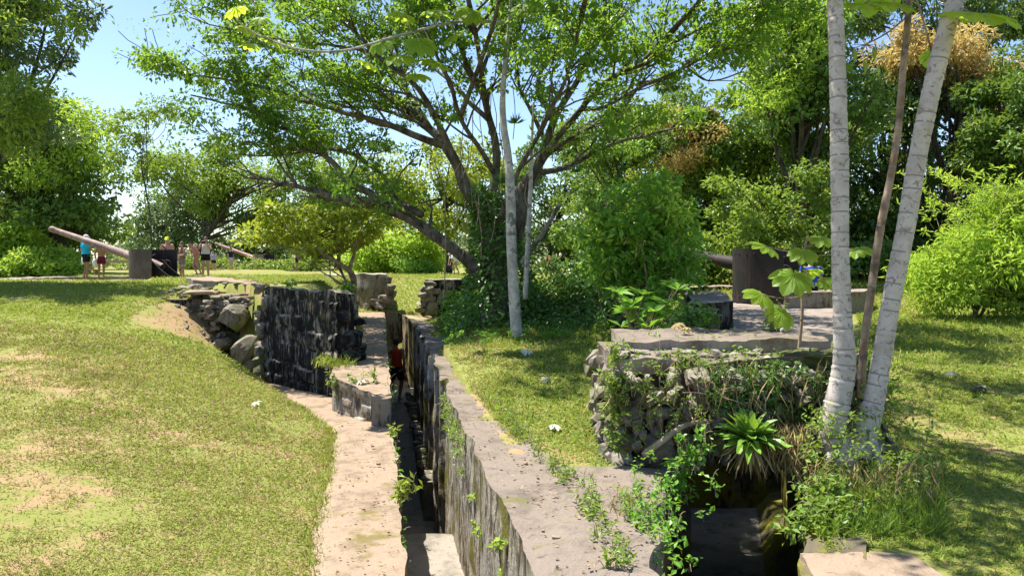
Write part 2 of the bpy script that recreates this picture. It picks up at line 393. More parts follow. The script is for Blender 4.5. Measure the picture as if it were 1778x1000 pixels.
# iron
def ironmat(name,a,b,c_):
    m,nt=newmat(name); c3=coords(nt,world=False); n=noise(nt,c3,3.2,6,.65); n2=noise(nt,coords(nt,(10,10,1.2),False),1,4)
    c=mixc(nt,a,b,thr(nt,n,.42,.62)); c=mixc(nt,c,c_,thr(nt,n2,.56,.70)); finish(nt,c,.7,n,.25,.01,.35,.15); return m
M['ring']=plain('bark_scar',(.27,.23,.20),.85,.1)
M['iron']=ironmat('painted_grey_iron',(.075,.060,.053),(.115,.088,.075),(.17,.075,.045))
M['iron_rust']=ironmat('rusty_pink_iron',(.27,.165,.13),(.36,.23,.185),(.20,.085,.055))
M['iron_dark']=ironmat('black_and_shade_iron',(.016,.014,.013),(.030,.023,.020),(.06,.03,.02))  # black gun parts, and painted shade on shield insides and third gun
M['iron_rim']=ironmat('barrel_iron',(.19,.13,.11),(.29,.21,.185),(.17,.085,.065))
M['wood']=barkmat('bench_wood',(.36,.22,.11),(.52,.36,.20),(3,20,20),None,.3)
# ---------------------------------------------------------------- terrain (camera height is z = 0)
P1=np.array([-3.09,12.9]); P2=np.array([-5.25,15.5]); WN=np.array([.77,.64])   # the black retaining wall
FLOOR=-3.0; LOW=-4.1
def floorz(y): return np.interp(y,[0,8.0,8.02,13,14.5,16,17,24],[-3.0,-3.0,LOW,LOW,-3.8,-3.55,-3.45,-3.45])
def XB(y): return np.interp(y,[0,3,4.9,6.9,9.6,12,14.8,16.5,18,19.5],[-.80,-.95,-1.23,-1.65,-2.26,-3.4,-4.9,-6.2,-7.0,-8.2])
def zslab(y): return np.interp(y,[0,4,9.6,14.8,17],[-2.08,-2.1,-2.2,-2.50,-2.55])
def zwalk(y): return -1.85+.025*(np.asarray(y)-10)
def pitL(y): return np.interp(y,[0,3,3.73,5.9,12],[.05,.52,.72,1.22,2.55])
def pitR(y): return np.interp(y,[0,3,3.73,5.9,12],[.90,1.25,1.47,2.38,4.3])
def H(x,y,fine=True):
    x=np.asarray(x,float); y=np.asarray(y,float); x,y=np.broadcast_arrays(x,y)
    c=x+.18*y
    g=np.interp(y,[-5,2,4,8,12,16,20,24,30,60,400],[-2.1,-1.86,-1.74,-1.46,-1.16,-.86,-.62,-.62,-.78,-.72,-4])
    # left lawn falling to the pavement
    s=XB(y)-x; s0=np.interp(y,[4,8,12,15,17],[2.0,2.3,2.6,1.8,.8])
    f=1-np.exp(-np.clip(s,0,None)/s0)
    zl=(zslab(y)-.07)+(g-zslab(y)+.07)*f
    zl=np.where(s<0,zslab(y)-.18,zl)
    far=sm((y-16.6)/1.6)
    zl=zl*(1-far)+g*far
    # plateau behind the black wall, falling to the walkway
    q=(x-P1[0])*WN[0]+(y-P1[1])*WN[1]
    zp=-.55+(zwalk(y)+.55)*sm((c+1.75)/1.15)
    zp=np.where((y>23.3),-.46,zp)
    left=np.where((q>.28)&(x>-9),np.where(y<23.3,zp,np.minimum(g+.0,-.46)),zl)
    left=np.where((q>.28)&(y>19)&(x<=-5.6),g*.5+zp*.5,left)
    # grass ramp between the two broken walls
    xl=-4.06-.14*(y-23); xr=-2.62-.1*(y-23)
    rz=np.interp(y,[22.6,23.3,26,29,34],[-1.48,-1.40,-.86,-.48,-.60])
    plateau=np.interp(y,[22.6,30,40],[-.46,-.55,-.72])
    z=left
    z=np.where((y>23.4)&(c>-1.2-.2*(y-23.4)),plateau,z); z=np.where((y>22.5)&(y<=23.4)&(c>-.75)&(c<1.02),-1.5,z)
    wr=np.clip(np.minimum((x-xl),(xr-x))/np.interp(y,[23,25,30],[.12,.6,1.2])+1,0,1); z=np.where((y>22.6)&(wr>0),z*(1-sm(wr))+np.minimum(rz,plateau)*sm(wr),z); rw_=sm((xr+1.2-x)/1.2)*(y>=22.9)*(y<32)
    # right side
    zr=np.interp(y,[-5,4,6,9,12,15,18,21,24,30,60,400],[-1.9,-1.64,-1.61,-1.53,-1.38,-1.18,-.95,-.70,-.56,-.60,-.72,-4])
    zr=zr+.16*sm((x-.2)/1.6)*sm((y-6.5)/3)*sm((16-y)/3)
    zr=np.where((y>12)&(y<22.9),np.minimum(zr,zr+(-1.56-zr)*(1-sm((c-1.0)/np.interp(y,[12,15,19],[.8,1.5,2.2])))),zr)
    R_=c>1.02
    z=np.where(R_&(y<22.9),zr,z)
    z=np.where(R_&(y>=22.9)&(x>=xr),np.where(y<32,np.maximum(zr,-.60)*(1-rw_)+z*rw_,np.maximum(zr,-.60)),z)
    # small undulation
    und=fb2(x,y,.35,3,3)*.07+fb2(x,y,1.6,5,2)*.018
    z=z+und*(np.clip((np.abs(s)-.1)/1.0,.15,1))
    if fine:
        z=z+fb2(x,y,5,9,2)*.012
    # voids
    z=np.where((c>-.02)&(c<1.02)&(y<22.5)&(y>1),-4.4,z)
    z=np.where((c>.9)&(c<3.6)&(y>19.0)&(y<22.6),-4.4,z)
    q2=(x+1.66)*.79+(y-9.86)*.61
    z=np.where((c>-.72)&(c<=-.02)&(q2>.25)&(y<22.4),zwalk(y)-.12,z)
    z=np.where((c>-1.4)&(c<=-.02)&(q2<=.25)&(y>8)&(s<0),zslab(y)-.25,z)
    z=np.where((s<.0)&(c<=-.02)&(y<=9.6),zslab(y)-.2,z)
    z=np.where((x>pitL(y)-.12)&(x<pitR(y)+.12)&(y<6.0)&(y>1),-3.7,z)
    z=np.where((x>.75)&(x<3.1)&(y>=5.95)&(y<7.25),-1.75,z)
    z=np.where((x>pitL(y)-.05)&(x<pitR(y)+.05)&(y>=5.95)&(y<10.15),-3.7,z)
    z=np.where((y>10.1)&(y<19.3)&(x>.285*y)&(x<.45*y),np.minimum(z,-1.25),z)
    # sunken ring of the first gun
    rr=np.hypot(x+14.3,(y-28.0)); z=np.where(rr<4.0,np.minimum(z,-1.02),z)
    return z
def axis(parts):
    out=[]
    for a,b,st in parts: out.append(np.arange(a,b,st))
    return np.concatenate(out+[np.array([parts[-1][1]])])
xs=axis([(-400,-60,40),(-60,-20,2.),(-20,-12,.4),(-12,9,.09),(9,20,.4),(20,60,2.),(60,400,40)])
ys=axis([(-6,2,.5),(2,12,.09),(12,24,.12),(24,40,.4),(40,80,2),(80,400,40)])
X,Y=np.meshgrid(xs,ys,indexing='ij')
Z=H(X,Y)
def lawnmat():
    m,nt=newmat('worn_lawn_soil'); c3=coords(nt)
    a=noise(nt,c3,2.1,5,.68); b=noise(nt,c3,9,5,.7); c=noise(nt,c3,40,3,.7); w=noise(nt,c3,.30,3,.5)
    ad=nt.nodes.new('ShaderNodeMath'); ad.operation='ADD'; nt.links.new(a,ad.inputs[0]); nt.links.new(w,ad.inputs[1])
    green=mixc(nt,(.165,.195,.045),(.235,.235,.065),b); soil=mixc(nt,(.36,.25,.135),(.25,.165,.085),b)
    soil=mixc(nt,soil,(.44,.34,.21),thr(nt,c,.55,.75))
    ad2=nt.nodes.new('ShaderNodeMath'); ad2.operation='MULTIPLY_ADD'; nt.links.new(b,ad2.inputs[0]); ad2.inputs[1].default_value=.55; nt.links.new(ad.outputs[0],ad2.inputs[2])
    # far grass is closer and greener than the trodden ground near the wall
    p=N(nt,'ShaderNodeNewGeometry'); sp=N(nt,'ShaderNodeSeparateXYZ'); nt.links.new(p.outputs[0],sp.inputs[0])
    fy=N(nt,'ShaderNodeMapRange'); fy.inputs[1].default_value=5; fy.inputs[2].default_value=14; fy.inputs[3].default_value=0; fy.inputs[4].default_value=.16
    nt.links.new(sp.outputs[1],fy.inputs[0])
    fx=N(nt,'ShaderNodeMapRange'); fx.inputs[1].default_value=-1; fx.inputs[2].default_value=1.5; fx.inputs[3].default_value=0; fx.inputs[4].default_value=.12
    nt.links.new(sp.outputs[0],fx.inputs[0])
    s1=nt.nodes.new('ShaderNodeMath'); s1.operation='SUBTRACT'; nt.links.new(ad2.outputs[0],s1.inputs[0]); nt.links.new(fy.outputs[0],s1.inputs[1])
    s2=nt.nodes.new('ShaderNodeMath'); s2.operation='SUBTRACT'; nt.links.new(s1.outputs[0],s2.inputs[0]); nt.links.new(fx.outputs[0],s2.inputs[1])
    dv=N(nt,'ShaderNodeVectorMath'); dv.operation='DISTANCE'; nt.links.new(p.outputs[0],dv.inputs[0]); dv.inputs[1].default_value=(-7.1,16.6,-1.2)
    dm=N(nt,'ShaderNodeMapRange'); dm.inputs[1].default_value=1.9; dm.inputs[2].default_value=.5; dm.inputs[3].default_value=0; dm.inputs[4].default_value=.30; nt.links.new(dv.outputs['Value'],dm.inputs[0])
    s3=nt.nodes.new('ShaderNodeMath'); s3.operation='ADD'; nt.links.new(s2.outputs[0],s3.inputs[0]); nt.links.new(dm.outputs[0],s3.inputs[1])
    f=thr(nt,s3.outputs[0],1.13,1.36)
    finish(nt,mixc(nt,green,soil,f),.95,c,.6,.02,.1); return m
M['lawn']=lawnmat()
mb=MB(); mb.add(np.stack([X,Y,Z],-1).reshape(-1,3),grid_faces(len(xs),len(ys)))
tag(mb.build('lawn_ground',M['lawn'],smooth=True),kind='structure')

# pavement along the foot of the walls, with a vertical edge down into the trench
def edge_noise(y,s): return fb2(np.asarray(y),np.zeros_like(y),3.0,s,4)*.07
mb=MB(); yy=np.arange(2.2,16.6,.09); nu=26
G=[]
for y in yy:
    xr=.165-.18*y
    q=(P1[0]-.02)-(max(0,y-11.6))*(.625)  # foot of the black wall
    if y>10.0: xr=min(xr,np.interp(y,[9.9,11.3,12.9,15.5,16.6],[-1.68,-2.72,-3.12,-5.28,-6.1])+.08)
    x=np.linspace(XB(y)-.30,xr,nu); G.append(np.stack([x,np.full(nu,y),np.full(nu,float(zslab(y)))],1))
G=np.array(G)
G[:,-1,0]+=np.where(yy<9.9,edge_noise(yy,2),0)
t=np.linspace(0,1,nu)
G[:,:,2]+=fb2(G[:,:,0],G[:,:,1],1.3,4,3)*.035+fb2(G[:,:,0],G[:,:,1],6,6,2)*.014 + np.where(t<.35,-.10*(1-t/.35),0)[None,:]
mb.add(G.reshape(-1,3),grid_faces(len(yy),nu,True))
E=G[yy<9.95][:,-1]; nz=18; w=np.linspace(0,1,nz)[None,:,None]; B=E.copy(); B[:,2]=-4.3
S=E[:,None]*(1-w)+B[:,None]*w; S=S.reshape(-1,3); k=np.repeat(np.ones((len(E),1)),nz,1); k[:,0]=0
S=S+vecnoise(S,3,4)*.05*k.reshape(-1,1)
mb.add(S,grid_faces(len(E),nz))
tag(mb.build('pavement',[M['slab']],smooth=True),kind='structure')

# walkway between the black wall and the trench
mb=MB(); yy=np.arange(9.98,22.6,.1); nu=10; G=[]
for y in yy:
    x=np.linspace(max(-.80-.18*y,-1.66-(y-9.86)*.772+.06) if y<11.4 else -.80-.18*y,.10-.18*y,nu); G.append(np.stack([x,np.full(nu,y),np.full(nu,float(zwalk(y)))],1))
G=np.array(G); G[:,:,2]+=fb2(G[:,:,0],G[:,:,1],2.2,14,3)*.03+np.floor((yy-9.7)/1.4)[:,None]*.0
mb.add(G.reshape(-1,3),grid_faces(len(yy),nu,True))
tag(mb.build('walkway',[M['slab']],smooth=True),kind='structure')

# floors of the trench and of the pit in front of the tunnel
mb=MB(); yy=np.concatenate([np.arange(2,7.99,.12),[8.0,8.012],np.arange(8.1,22.8,.12)]); nu=9; G=[]
for y in yy:
    x=np.linspace(-.1-.18*y,1.15-.18*y,nu); G.append(np.stack([x,np.full(nu,y)+(.10*(1-((x-x.mean())/.6)**2) if 7.9<y<8.05 else 0),np.full(nu,float(floorz(y)))],1))
G=np.array(G); G[:,:,2]+=fb2(G[:,:,0],G[:,:,1],1.5,21,3)*.02
mb.add(G.reshape(-1,3),grid_faces(len(yy),nu,True))
tag(mb.build('trench_floor',[M['floor_trench']],smooth=True),kind='structure')
mb=MB(); yy=np.arange(2,12.2,.12); nu=12; G=[]
for y in yy:
    x=np.linspace(pitL(y)-.2,pitR(y)+.2,nu); G.append(np.stack([x,np.full(nu,y),np.full(nu,-3.32)],1))
G=np.array(G); G[:,:,2]+=fb2(G[:,:,0],G[:,:,1],1.5,22,3)*.04; G[:,:3,2]+=np.array([.30,.24,.20])[None,:]; G[:,-3:,2]+=np.array([.20,.24,.30])[None,:]
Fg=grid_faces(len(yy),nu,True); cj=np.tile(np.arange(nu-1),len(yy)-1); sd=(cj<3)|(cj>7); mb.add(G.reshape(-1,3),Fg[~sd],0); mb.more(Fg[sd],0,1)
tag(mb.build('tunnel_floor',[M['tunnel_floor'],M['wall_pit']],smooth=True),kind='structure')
# ---------------------------------------------------------------- masonry
def xc(c,y): return c-.18*y
rng=np.random.default_rng(11)
# near slab on the trench's right, and the wall under it
def capz(y): return np.interp(y,[2,5,8,14,19],[-1.60,-1.585,-1.57,-1.55,-1.53])
yj=[2.2,8.7,9.9,10.9,12.2,13.4,14.7,16.2,17.6,18.9]
Ft=[];Bt=[]; zo=[0,.0,-.05,.03,-.04,.05,.0,.05,.02]
for k in range(len(yj)-1):
    a,b=yj[k],yj[k+1]
    for y in np.arange(a,b-.01,.06):
        f=(y-a)/(b-a); c=.80+(0 if k==0 else .10*f)
        if k==0: c=.80+.0*f
        w=np.interp(y,[2,3.7,5.2,6.2,9,14,19],[.30,.47,.62,.55,.42,.42,.5])+.07*float(fb2(np.array([y]),np.array([0.]),1.4,8)[0])
        z=capz(y)+zo[k]; Ft.append([xc(c,y),y,z]); Bt.append([xc(.8+w,y),y,z-.015])
mb=MB(); wall_solid(mb,Ft,Bt,-4.3,nz=40,nt=14,amp=.035,amp2=.014,s=3,mi=0,mi_top=1,ds=.055)
o=mb.build('trench_wall',[M['wall_trench'],M['slab_grey']],smooth=True)
tag(o,'long stone trench wall with lichen streaked face and worn flat cap beside the lawn','wall')
# rubble footing stones along its base
mb=MB()
for y in np.arange(11.6,18.8,.21):
    j=rng.normal()*.03; sz=rng.uniform(.05,.09,3)*np.array([1.3,1.2,.8])
    rock(mb,(xc(.73+j,y),y,-3.42+rng.uniform(0,.12)),sz*1.25,rng,ico=ICO2)
    box(mb,(xc(.68,y),y,-4.2),(xc(.86,y),y+.2,-3.47+rng.uniform(-.03,.03)))
f=mb.build('footing_stone',M['rockmat'],parent=o,smooth=False)
# wide worn slab joining the trench wall to the pit
mb=MB(); yy=np.arange(2.2,5.75,.08); F0=[];B0=[]
for y in yy:
    xl=xc(.80,y)+np.interp(y,[2,3.7,5.2,5.8],[.28,.45,.60,.55]); F0.append([xl,y,-1.60]); B0.append([max(xl+.05,pitL(y)+.03*math.sin(9*y)),y,-1.615])
wall_solid(mb,F0,B0,-3.7,nz=12,nt=14,amp=.03,s=5,mi=0,mi_top=0,ds=.08,backnz=22)
tag(mb.build('stone_slab',[M['slab_grey']],smooth=True),'broad worn slab between the trench wall and the tunnel pit','slab')

# block carrying the walkway
mb=MB(); Ft=[[-2.74,11.25,-1.80],[-2.2,10.55,-1.83],[-1.66,9.86,-1.84]]
block_face(mb,Ft[0][:2],Ft[2][:2],-1.83,-2.5,np.array([-.78,-.62]),rng,(.25,.6),(.15,.25),.035,.03,seed=17)
wall_solid(mb,Ft,[[-3.0,12.2,-1.80],[-2.6,12.2,-1.8],[-2.06,12.1,-1.80]],-2.5,nz=12,nt=10,amp=.03,s=7,mi=0,mi_top=1,ds=.06)
L=[[xc(.14,y),y,float(zwalk(y))+.0] for y in np.arange(9.88,22.4,.12)]
Bk=[[xc(-.12,y),y,float(zwalk(y))+.005] for y in np.arange(9.88,22.4,.12)]
wall_solid(mb,L,Bk,-4.3,nz=22,nt=5,amp=.03,s=8,mi=0,mi_top=1,ds=.12)
tag(mb.build('walkway_wall',[M['wall_grey'],M['slab']],smooth=True),'low grey block at the end of the walkway above the dark trench','wall')

# black streaked retaining wall
mb=MB(); n=40; t=np.linspace(0,1,n)
Ft=np.stack([P2[0]+(P1[0]-P2[0])*t,P2[1]+(P1[1]-P2[1])*t,-.54+.03*np.sin(t*9)+.02*np.sin(t*23)],1)
Ft[:,2]-=.10*(np.abs(t-.45)<.05)
Bt=Ft.copy(); Bt[:,0]+=WN[0]*.34; Bt[:,1]+=WN[1]*.34; Bt[:,2]-=.02
wall_solid(mb,Ft,Bt,-2.75,nz=40,nt=8,amp=.05,amp2=.02,s=12,ds=.08)
block_face(mb,P2,P1+np.array([.02,-.03]),-.56,-2.75,-WN,rng,(.25,.8),(.18,.42),.024,.016,seed=13)
bw=mb.build('retaining_wall',[M['wall_black']],smooth=True)
tag(bw,'tall black streaked retaining wall above the curving pavement','wall')
# stepped stones at its right end
mb=MB()
for k in range(34):
    z=rng.uniform(-2.5,-.65); a=rng.uniform(-.05,.40)*(1+.4*(z<-1.2)); b=rng.uniform(-.2,.55)
    p=P1+np.array([.53,-.85])*(a*.6-.34)+WN*(b*.6+.16)
    rock(mb,(p[0],p[1],z),rng.uniform(.15,.28,3)*np.array([1,1,.75]),rng)
mb.build('end_stone',M['rock_black'],parent=bw)
mb=MB()
for k in range(26):
    z=-2.5+2.0*k/26; p=P2+np.array([-.53,.85])*rng.uniform(-.12,.16)+WN*rng.uniform(-.12,.2)
    rock(mb,(p[0],p[1],z),rng.uniform(.10,.2,3)*np.array([.9,.9,1.1]),rng)
mb.build('quoin_stone',M['rockmat'],parent=bw)

# broken rubble at the wall's left end: courses, slabs and big boulders
rw=thing('rubble_wall','broken stump of rubble wall with big boulders beside the black wall','wall',(-6.2,16.6,-2.3))
def rocks_px(name,mat,lst,parent,jit=.0):
    mb=MB(); loc=np.array(parent.location) if parent else np.zeros(3)
    for px,py,d,sx,sy,sz in lst:
        rock(mb,at(px,py,d)-loc,(sx,sy,sz),rng,M=rotz(rng.uniform(-.4,.4)),ico=ICO3)
    return mb.build(name,mat,parent=parent)
for b in [(404,553,16.6,.42,.40,.36),(430,604,16.2,.38,.36,.38),(386,598,16.8,.34,.34,.20)]:
    rocks_px('boulder',M['rockmat'] if b[0]!=402 else M['rock_dark'],[b],rw)
rocks_px('boulder',M['rockmat'],[(438,636,16.1,.24,.24,.24)],rw)
lst=[]
for k in range(46):
    px=rng.uniform(362,440); py=rng.uniform(512,545)+ (440-px)*.05
    lst.append((px,py,17.0+rng.uniform(-.2,.3),rng.uniform(.10,.26),rng.uniform(.15,.25),rng.uniform(.05,.10)))
for k in range(22):
    u=rng.uniform(0,1); px=362+u*26+rng.normal()*5; py=528+u*70+rng.normal()*4
    lst.append((px,py,16.9,rng.uniform(.09,.17),rng.uniform(.1,.2),rng.uniform(.06,.11)))
for k in range(20):
    u=rng.uniform(0,1); lst.append((448+u*22+rng.normal()*4,600+u*62,15.9-.3*u,rng.uniform(.08,.14),.14,rng.uniform(.08,.16)))
rocks_px('course_stone',M['rockmat'],lst,rw)
lst=[(352,507,17.6,.62,.6,.05),(398,513,17.4,.55,.5,.05),(428,516,17.1,.35,.4,.05)]
rocks_px('capstone',M['slab'],lst,rw)
mb=MB(); box(mb,(-1.5,-.05,-1.75),(.95,.7,.0),at_=at(398,520,17.35)-np.array(rw.location)); V=mb.V[0]
mb.build('core',M['wall_dark'],parent=rw)
# masonry platform stepping from the gun ring to the wall
mb=MB()
wall_solid(mb,[at(336,487,19.2),at(400,489,18.6),at(444,494,17.6)],[at(322,481,21.5),at(390,482,21.0),at(452,489,18.6)],-1.4,nz=8,nt=8,amp=.04,s=31,mi=0,mi_top=1,ds=.1)
tag(mb.build('platform_edge',[M['wall_grey'],M['slab']],smooth=True),'flat masonry ledge stepping up towards the largest gun','ledge')
lst=[]
for k in range(240):
    u=rng.uniform(0,1); v=rng.normal()*.5
    x=-8.6+u*3.0; y=18.6-u*2.4+v; lst.append((x,y))
mb=MB()
for x,y in lst:
    s=rng.uniform(.03,.09)*(1.9 if rng.uniform()<.12 else 1); rock(mb,(x,y,float(H(x,y))+s*.2),(s*1.2,s,s*.7),rng,ico=ICO2)
tag(mb.build('rubble',M['rockmat']),kind='stuff')

# end wall of the trench and the two broken walls at the grass ramp
mb=MB(); wall_solid(mb,[at(662,537,22.5),at(690,541,22.5),at(699,546,22.5)],[at(660,533,23.3),at(688,538,23.3),at(699,543,23.3)],-3.7,nz=24,nt=8,amp=.04,s=41,mi=0,ds=.07)
wall_solid(mb,[at(699,546,22.3),at(703,548,21.2),at(709,552,21.15),at(710,553,20.2),at(716,560,20.1)],[at(760,548,23.4),at(762,548,23.3),at(764,549,23.2),at(766,550,23.1),at(766,551,23)],-3.7,nz=24,nt=8,amp=.03,s=42,mi=0,ds=.07)
tag(mb.build('trench_end_wall',[M['wall_brown']],smooth=True),'brown mossy wall closing the far end of the trench','wall')
mb=MB(); wall_solid(mb,[at(562,477,25.2),at(612,476.5,23.4),at(640,476,22.9),at(668,476,22.9)],[at(562,475,26.2),at(612,475,24.6),at(640,475,24.2),at(672,475,24.2)],-2.0,nz=20,nt=8,amp=.05,s=43,ds=.09)
o=mb.build('broken_wall',[M['wall_grey']],smooth=True); tag(o,'grey broken wall end behind the crooked little tree','wall')
mb=MB()
for k,(px,py,s) in enumerate([(672,486,.22),(676,503,.26),(680,512,.2),(668,520,.26),(660,531,.24),(674,522,.22),(640,534,.2),(652,526,.22)]): rock(mb,at(px,py,22.7),(s,s*1.1,s*.75),rng)
mb.build('end_stone',M['rockmat'],parent=o)
mb=MB(); wall_solid(mb,[at(752,486,22.3),at(790,485,22.3),at(830,484,22.3)],[at(738,484.5,23.3),at(790,484,23.3),at(830,484,23.3)],-3.7,nz=26,nt=8,amp=.04,s=45,ds=.09)
o=mb.build('broken_wall',[M['wall_black']],smooth=True); tag(o,'dark broken wall stub with a stepped end beside the ivy covered tree','wall')
mb=MB()
for k,(px,py,s) in enumerate([(748,492,.20),(742,500,.24),(738,513,.24),(744,521,.24),(736,529,.22),(733,540,.22),(745,541,.26),(752,508,.24),(750,531,.24)]): rock(mb,at(px,py,22.3),(s*1.2,s,s*.6),rng)
mb.build('end_stone',M['rockmat'],parent=o)

# ------------------------------------------------------------ tunnel block
tb=thing('tunnel_block','overgrown rubble stone block with an arched tunnel mouth and flat cap','ruin',(1.9,5.9,-1.6))
TL=np.array(tb.location)
zt=-.80
mb=MB()
def wsT(F,B,zb,**k):
    wall_solid(mb,np.asarray(F,float)-TL,np.asarray(B,float)-TL,zb-TL[2],**k)
# piers, lintel and the stepped cap
wsT([[.86,5.95,zt],[1.28,5.95,zt]],[[.86,7.2,zt],[1.46,7.2,zt]],-3.7,nz=30,nt=10,amp=.05,s=51,ds=.06)
wsT([[2.34,5.97,zt],[2.86,6.0,zt]],[[2.84,7.2,zt],[3.2,7.2,zt]],-3.7,nz=30,nt=10,amp=.06,s=52,ds=.06)
wsT([[1.24,5.96,zt],[2.38,5.96,zt]],[[1.24,7.2,zt],[2.38,7.2,zt]],-1.62,nz=16,nt=12,amp=.06,s=53,ds=.06)
mb.build('masonry',[M['earth']],parent=tb,smooth=True)
mb=MB()
wsT([[.95,6.28,-.665],[2.78,6.35,-.66]],[[.98,7.35,-.67],[2.9,7.35,-.67]],-.79,nz=5,nt=20,amp=.055,amp2=.022,s=54,ds=.045)
mb.build('capstone',[M['slab_grey']],parent=tb,smooth=True)
mb=MB()
wsT([[.84,5.90,-.785],[1.25,5.93,-.80],[1.75,6.02,-.83]],[[.84,6.34,-.775],[1.3,6.36,-.78],[1.8,6.36,-.80]],-.90,nz=6,nt=8,amp=.07,amp2=.03,s=55,ds=.04)
mb.build('ledge',[M['slab_grey']],parent=tb,smooth=True)
# face stones laid in rough courses
mb=MB()
def stone_at(x,z,w,h,dep,yy=5.88):
    arch=(abs(x-1.82)<.60) and (z<-1.50-.30*((x-1.82)/.6)**2)
    if arch: return
    e=.35; Mx=rotz(rng.normal()*.25)@np.array([[1,0,0],[0,math.cos(e),-math.sin(e)],[0,math.sin(e),math.cos(e)]])@np.array([[math.cos(q:=rng.normal()*.2),0,math.sin(q)],[0,1,0],[-math.sin(q),0,math.cos(q)]])
    rock(mb,np.array([x,yy+rng.normal()*.035,z])-TL,(w,dep,h),rng,M=Mx,ico=ICO2,cuts=13)
z=-.86
while z>-1.78:
    h=rng.uniform(.09,.18); x=.80+rng.uniform(-.05,.05)
    while x<2.8:
        w=rng.uniform(.09,.28)
        if rng.uniform()<.90: stone_at(x+w/2,z-h/2,w*.60,h*.62,rng.uniform(.12,.20))
        for _ in range(2): stone_at(x+rng.uniform(0,w),z-h*rng.uniform(.0,1),rng.uniform(.03,.06),rng.uniform(.025,.05),.06,5.80)
        x+=w*1.0
    z-=h*1.0
z=-1.62
while z>-3.1:
    h=rng.uniform(.11,.2)
    for x0,x1 in ((.92,1.22),(2.42,2.95)):
        x=x0
        while x<x1:
            w=rng.uniform(.10,.26); stone_at(x+w/2,z-h/2,w*.56,h*.58,.14,5.90); x+=w
    z-=h
# left flank of the block
for z in np.arange(-.88,-1.7,-.16):
    y=5.9
    while y<7.2:
        w=rng.uniform(.14,.3); rock(mb,np.array([.84+rng.normal()*.02,y+w/2,z-.06])-TL,(.12,w*.55,.095),rng,ico=ICO2,cuts=13); y+=w
# loose stones along the broken top edge
for k in range(46): 
    x=rng.uniform(.86,2.8); rock(mb,np.array([x,5.98+rng.uniform(0,.3),-.79+rng.uniform(-.03,.03)])-TL,rng.uniform(.04,.11,3)*np.array([1.3,1,.6]),rng,ico=ICO2,cuts=13)
mb.build('face_stone',M['rockmat'],parent=tb)
mb=MB()   # arch ring
for a in np.linspace(168,12,13):
    c_,s_=math.cos(R(a)),math.sin(R(a)); p=np.array([1.82+c_*.60,5.86,-1.90+s_*.42])-TL
    Mx=np.array([[s_,0,c_],[0,1,0],[-c_,0,s_]])
    rock(mb,p,(.065,.15,.13),rng,M=Mx,ico=ICO2)
mb.build('arch_stone',[M['rock_dark']],parent=tb)
# tunnel sides and vault
mb=MB(); ys2=np.arange(5.95,8.75,.12); k=22; G=[]
for y in ys2:
    a_,b_=pitL(y)-.02,pitR(y)+.02; m_=(a_+b_)/2; w_=(b_-a_)/2; pts=[]
    prof=[(-1,z) for z in np.linspace(-3.5,-1.95,7)]+[(-math.cos(t),-1.95+.38*math.sin(t)) for t in np.linspace(.2,math.pi-.2,9)]+[(1,z) for z in np.linspace(-1.95,-3.5,7)]
    G.append([[m_+u*w_,y,z] for u,z in prof])
G=np.array(G); V=vdisp(G.reshape(-1,3),.06,3,61,.02); mb.add(V-TL,grid_faces(G.shape[0],G.shape[1]))
ye=9.9; mb.add(np.array([[1.6,ye,-3.8],[4.6,ye,-3.8],[4.6,ye,-1.5],[1.6,ye,-1.5]])-TL,[[0,1,2,3]])
for fn in (pitL,pitR):  # open-topped sides past the vault, added unseen to let daylight onto the floor
    yy=np.arange(8.65,10.3,.12); zz=np.linspace(-3.7,-1.42,16); G=np.array([[[fn(y),y,z_] for z_ in zz] for y in yy]); mb.add(vdisp(G.reshape(-1,3),.06,3,62,.02)-TL,grid_faces(len(yy),16))
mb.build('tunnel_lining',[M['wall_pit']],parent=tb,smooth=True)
# pit side walls in front of the mouth
mb=MB(); yy=np.arange(2.2,6.0,.1)
wall_solid(mb,[[pitR(y)+.0,y,-1.64] for y in yy],[[pitR(y)+.35,y,-1.63] for y in yy],-3.7,nz=24,nt=6,amp=.05,s=64,ds=.08)
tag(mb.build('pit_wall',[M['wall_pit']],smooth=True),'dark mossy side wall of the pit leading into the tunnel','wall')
mb=MB(); wall_solid(mb,[[1.50,3.2,-1.615],[1.60,4.05,-1.61]],[[2.25,3.2,-1.60],[2.2,4.02,-1.60]],-1.85,nz=6,nt=14,amp=.02,s=66,ds=.05)
tag(mb.build('stone_slab',[M['slab']],smooth=True),'pale square edged slab below the pale barked trees','slab')

# ------------------------------------------------------------ the third gun's emplacement
mb=MB()
F0=np.array([[3.02,10.2,-1.0],[4.62,10.2,-1.0]]); B0=np.array([[5.45,18.6,-1.0],[8.4,18.6,-1.0]])
wall_solid(mb,F0,B0,-1.8,nz=5,nt=70,amp=.03,s=71,ds=.1)
tag(mb.build('gun_platform',[M['concrete']],smooth=True),'flat concrete gun platform in dappled shade behind the tunnel block','platform')
mb=MB(); wall_solid(mb,[[2.58,10.6,-.60],[3.30,10.9,-.58]],[[3.45,14.6,-.56],[4.1,14.6,-.56]],-1.9,nz=14,nt=24,amp=.06,s=73,mi=0,mi_top=1,ds=.09,backnz=6)
tag(mb.build('parapet_wall',[M['wall_dark'],M['concrete']],smooth=True),'dark parapet stub with leaf strewn top beside the gun platform','wall')
mb=MB(); a=np.linspace(R(150),R(62),40)
Ft=np.stack([6.6+np.cos(a)*3.4,17.0+np.sin(a)*2.9,np.full(40,-.66)],1); Bt=np.stack([6.6+np.cos(a)*3.95,17.0+np.sin(a)*3.4,np.full(40,-.65)],1)
wall_solid(mb,Ft,Bt,-1.5,nz=9,nt=7,amp=.04,s=74,mi=0,mi_top=1,ds=.1)
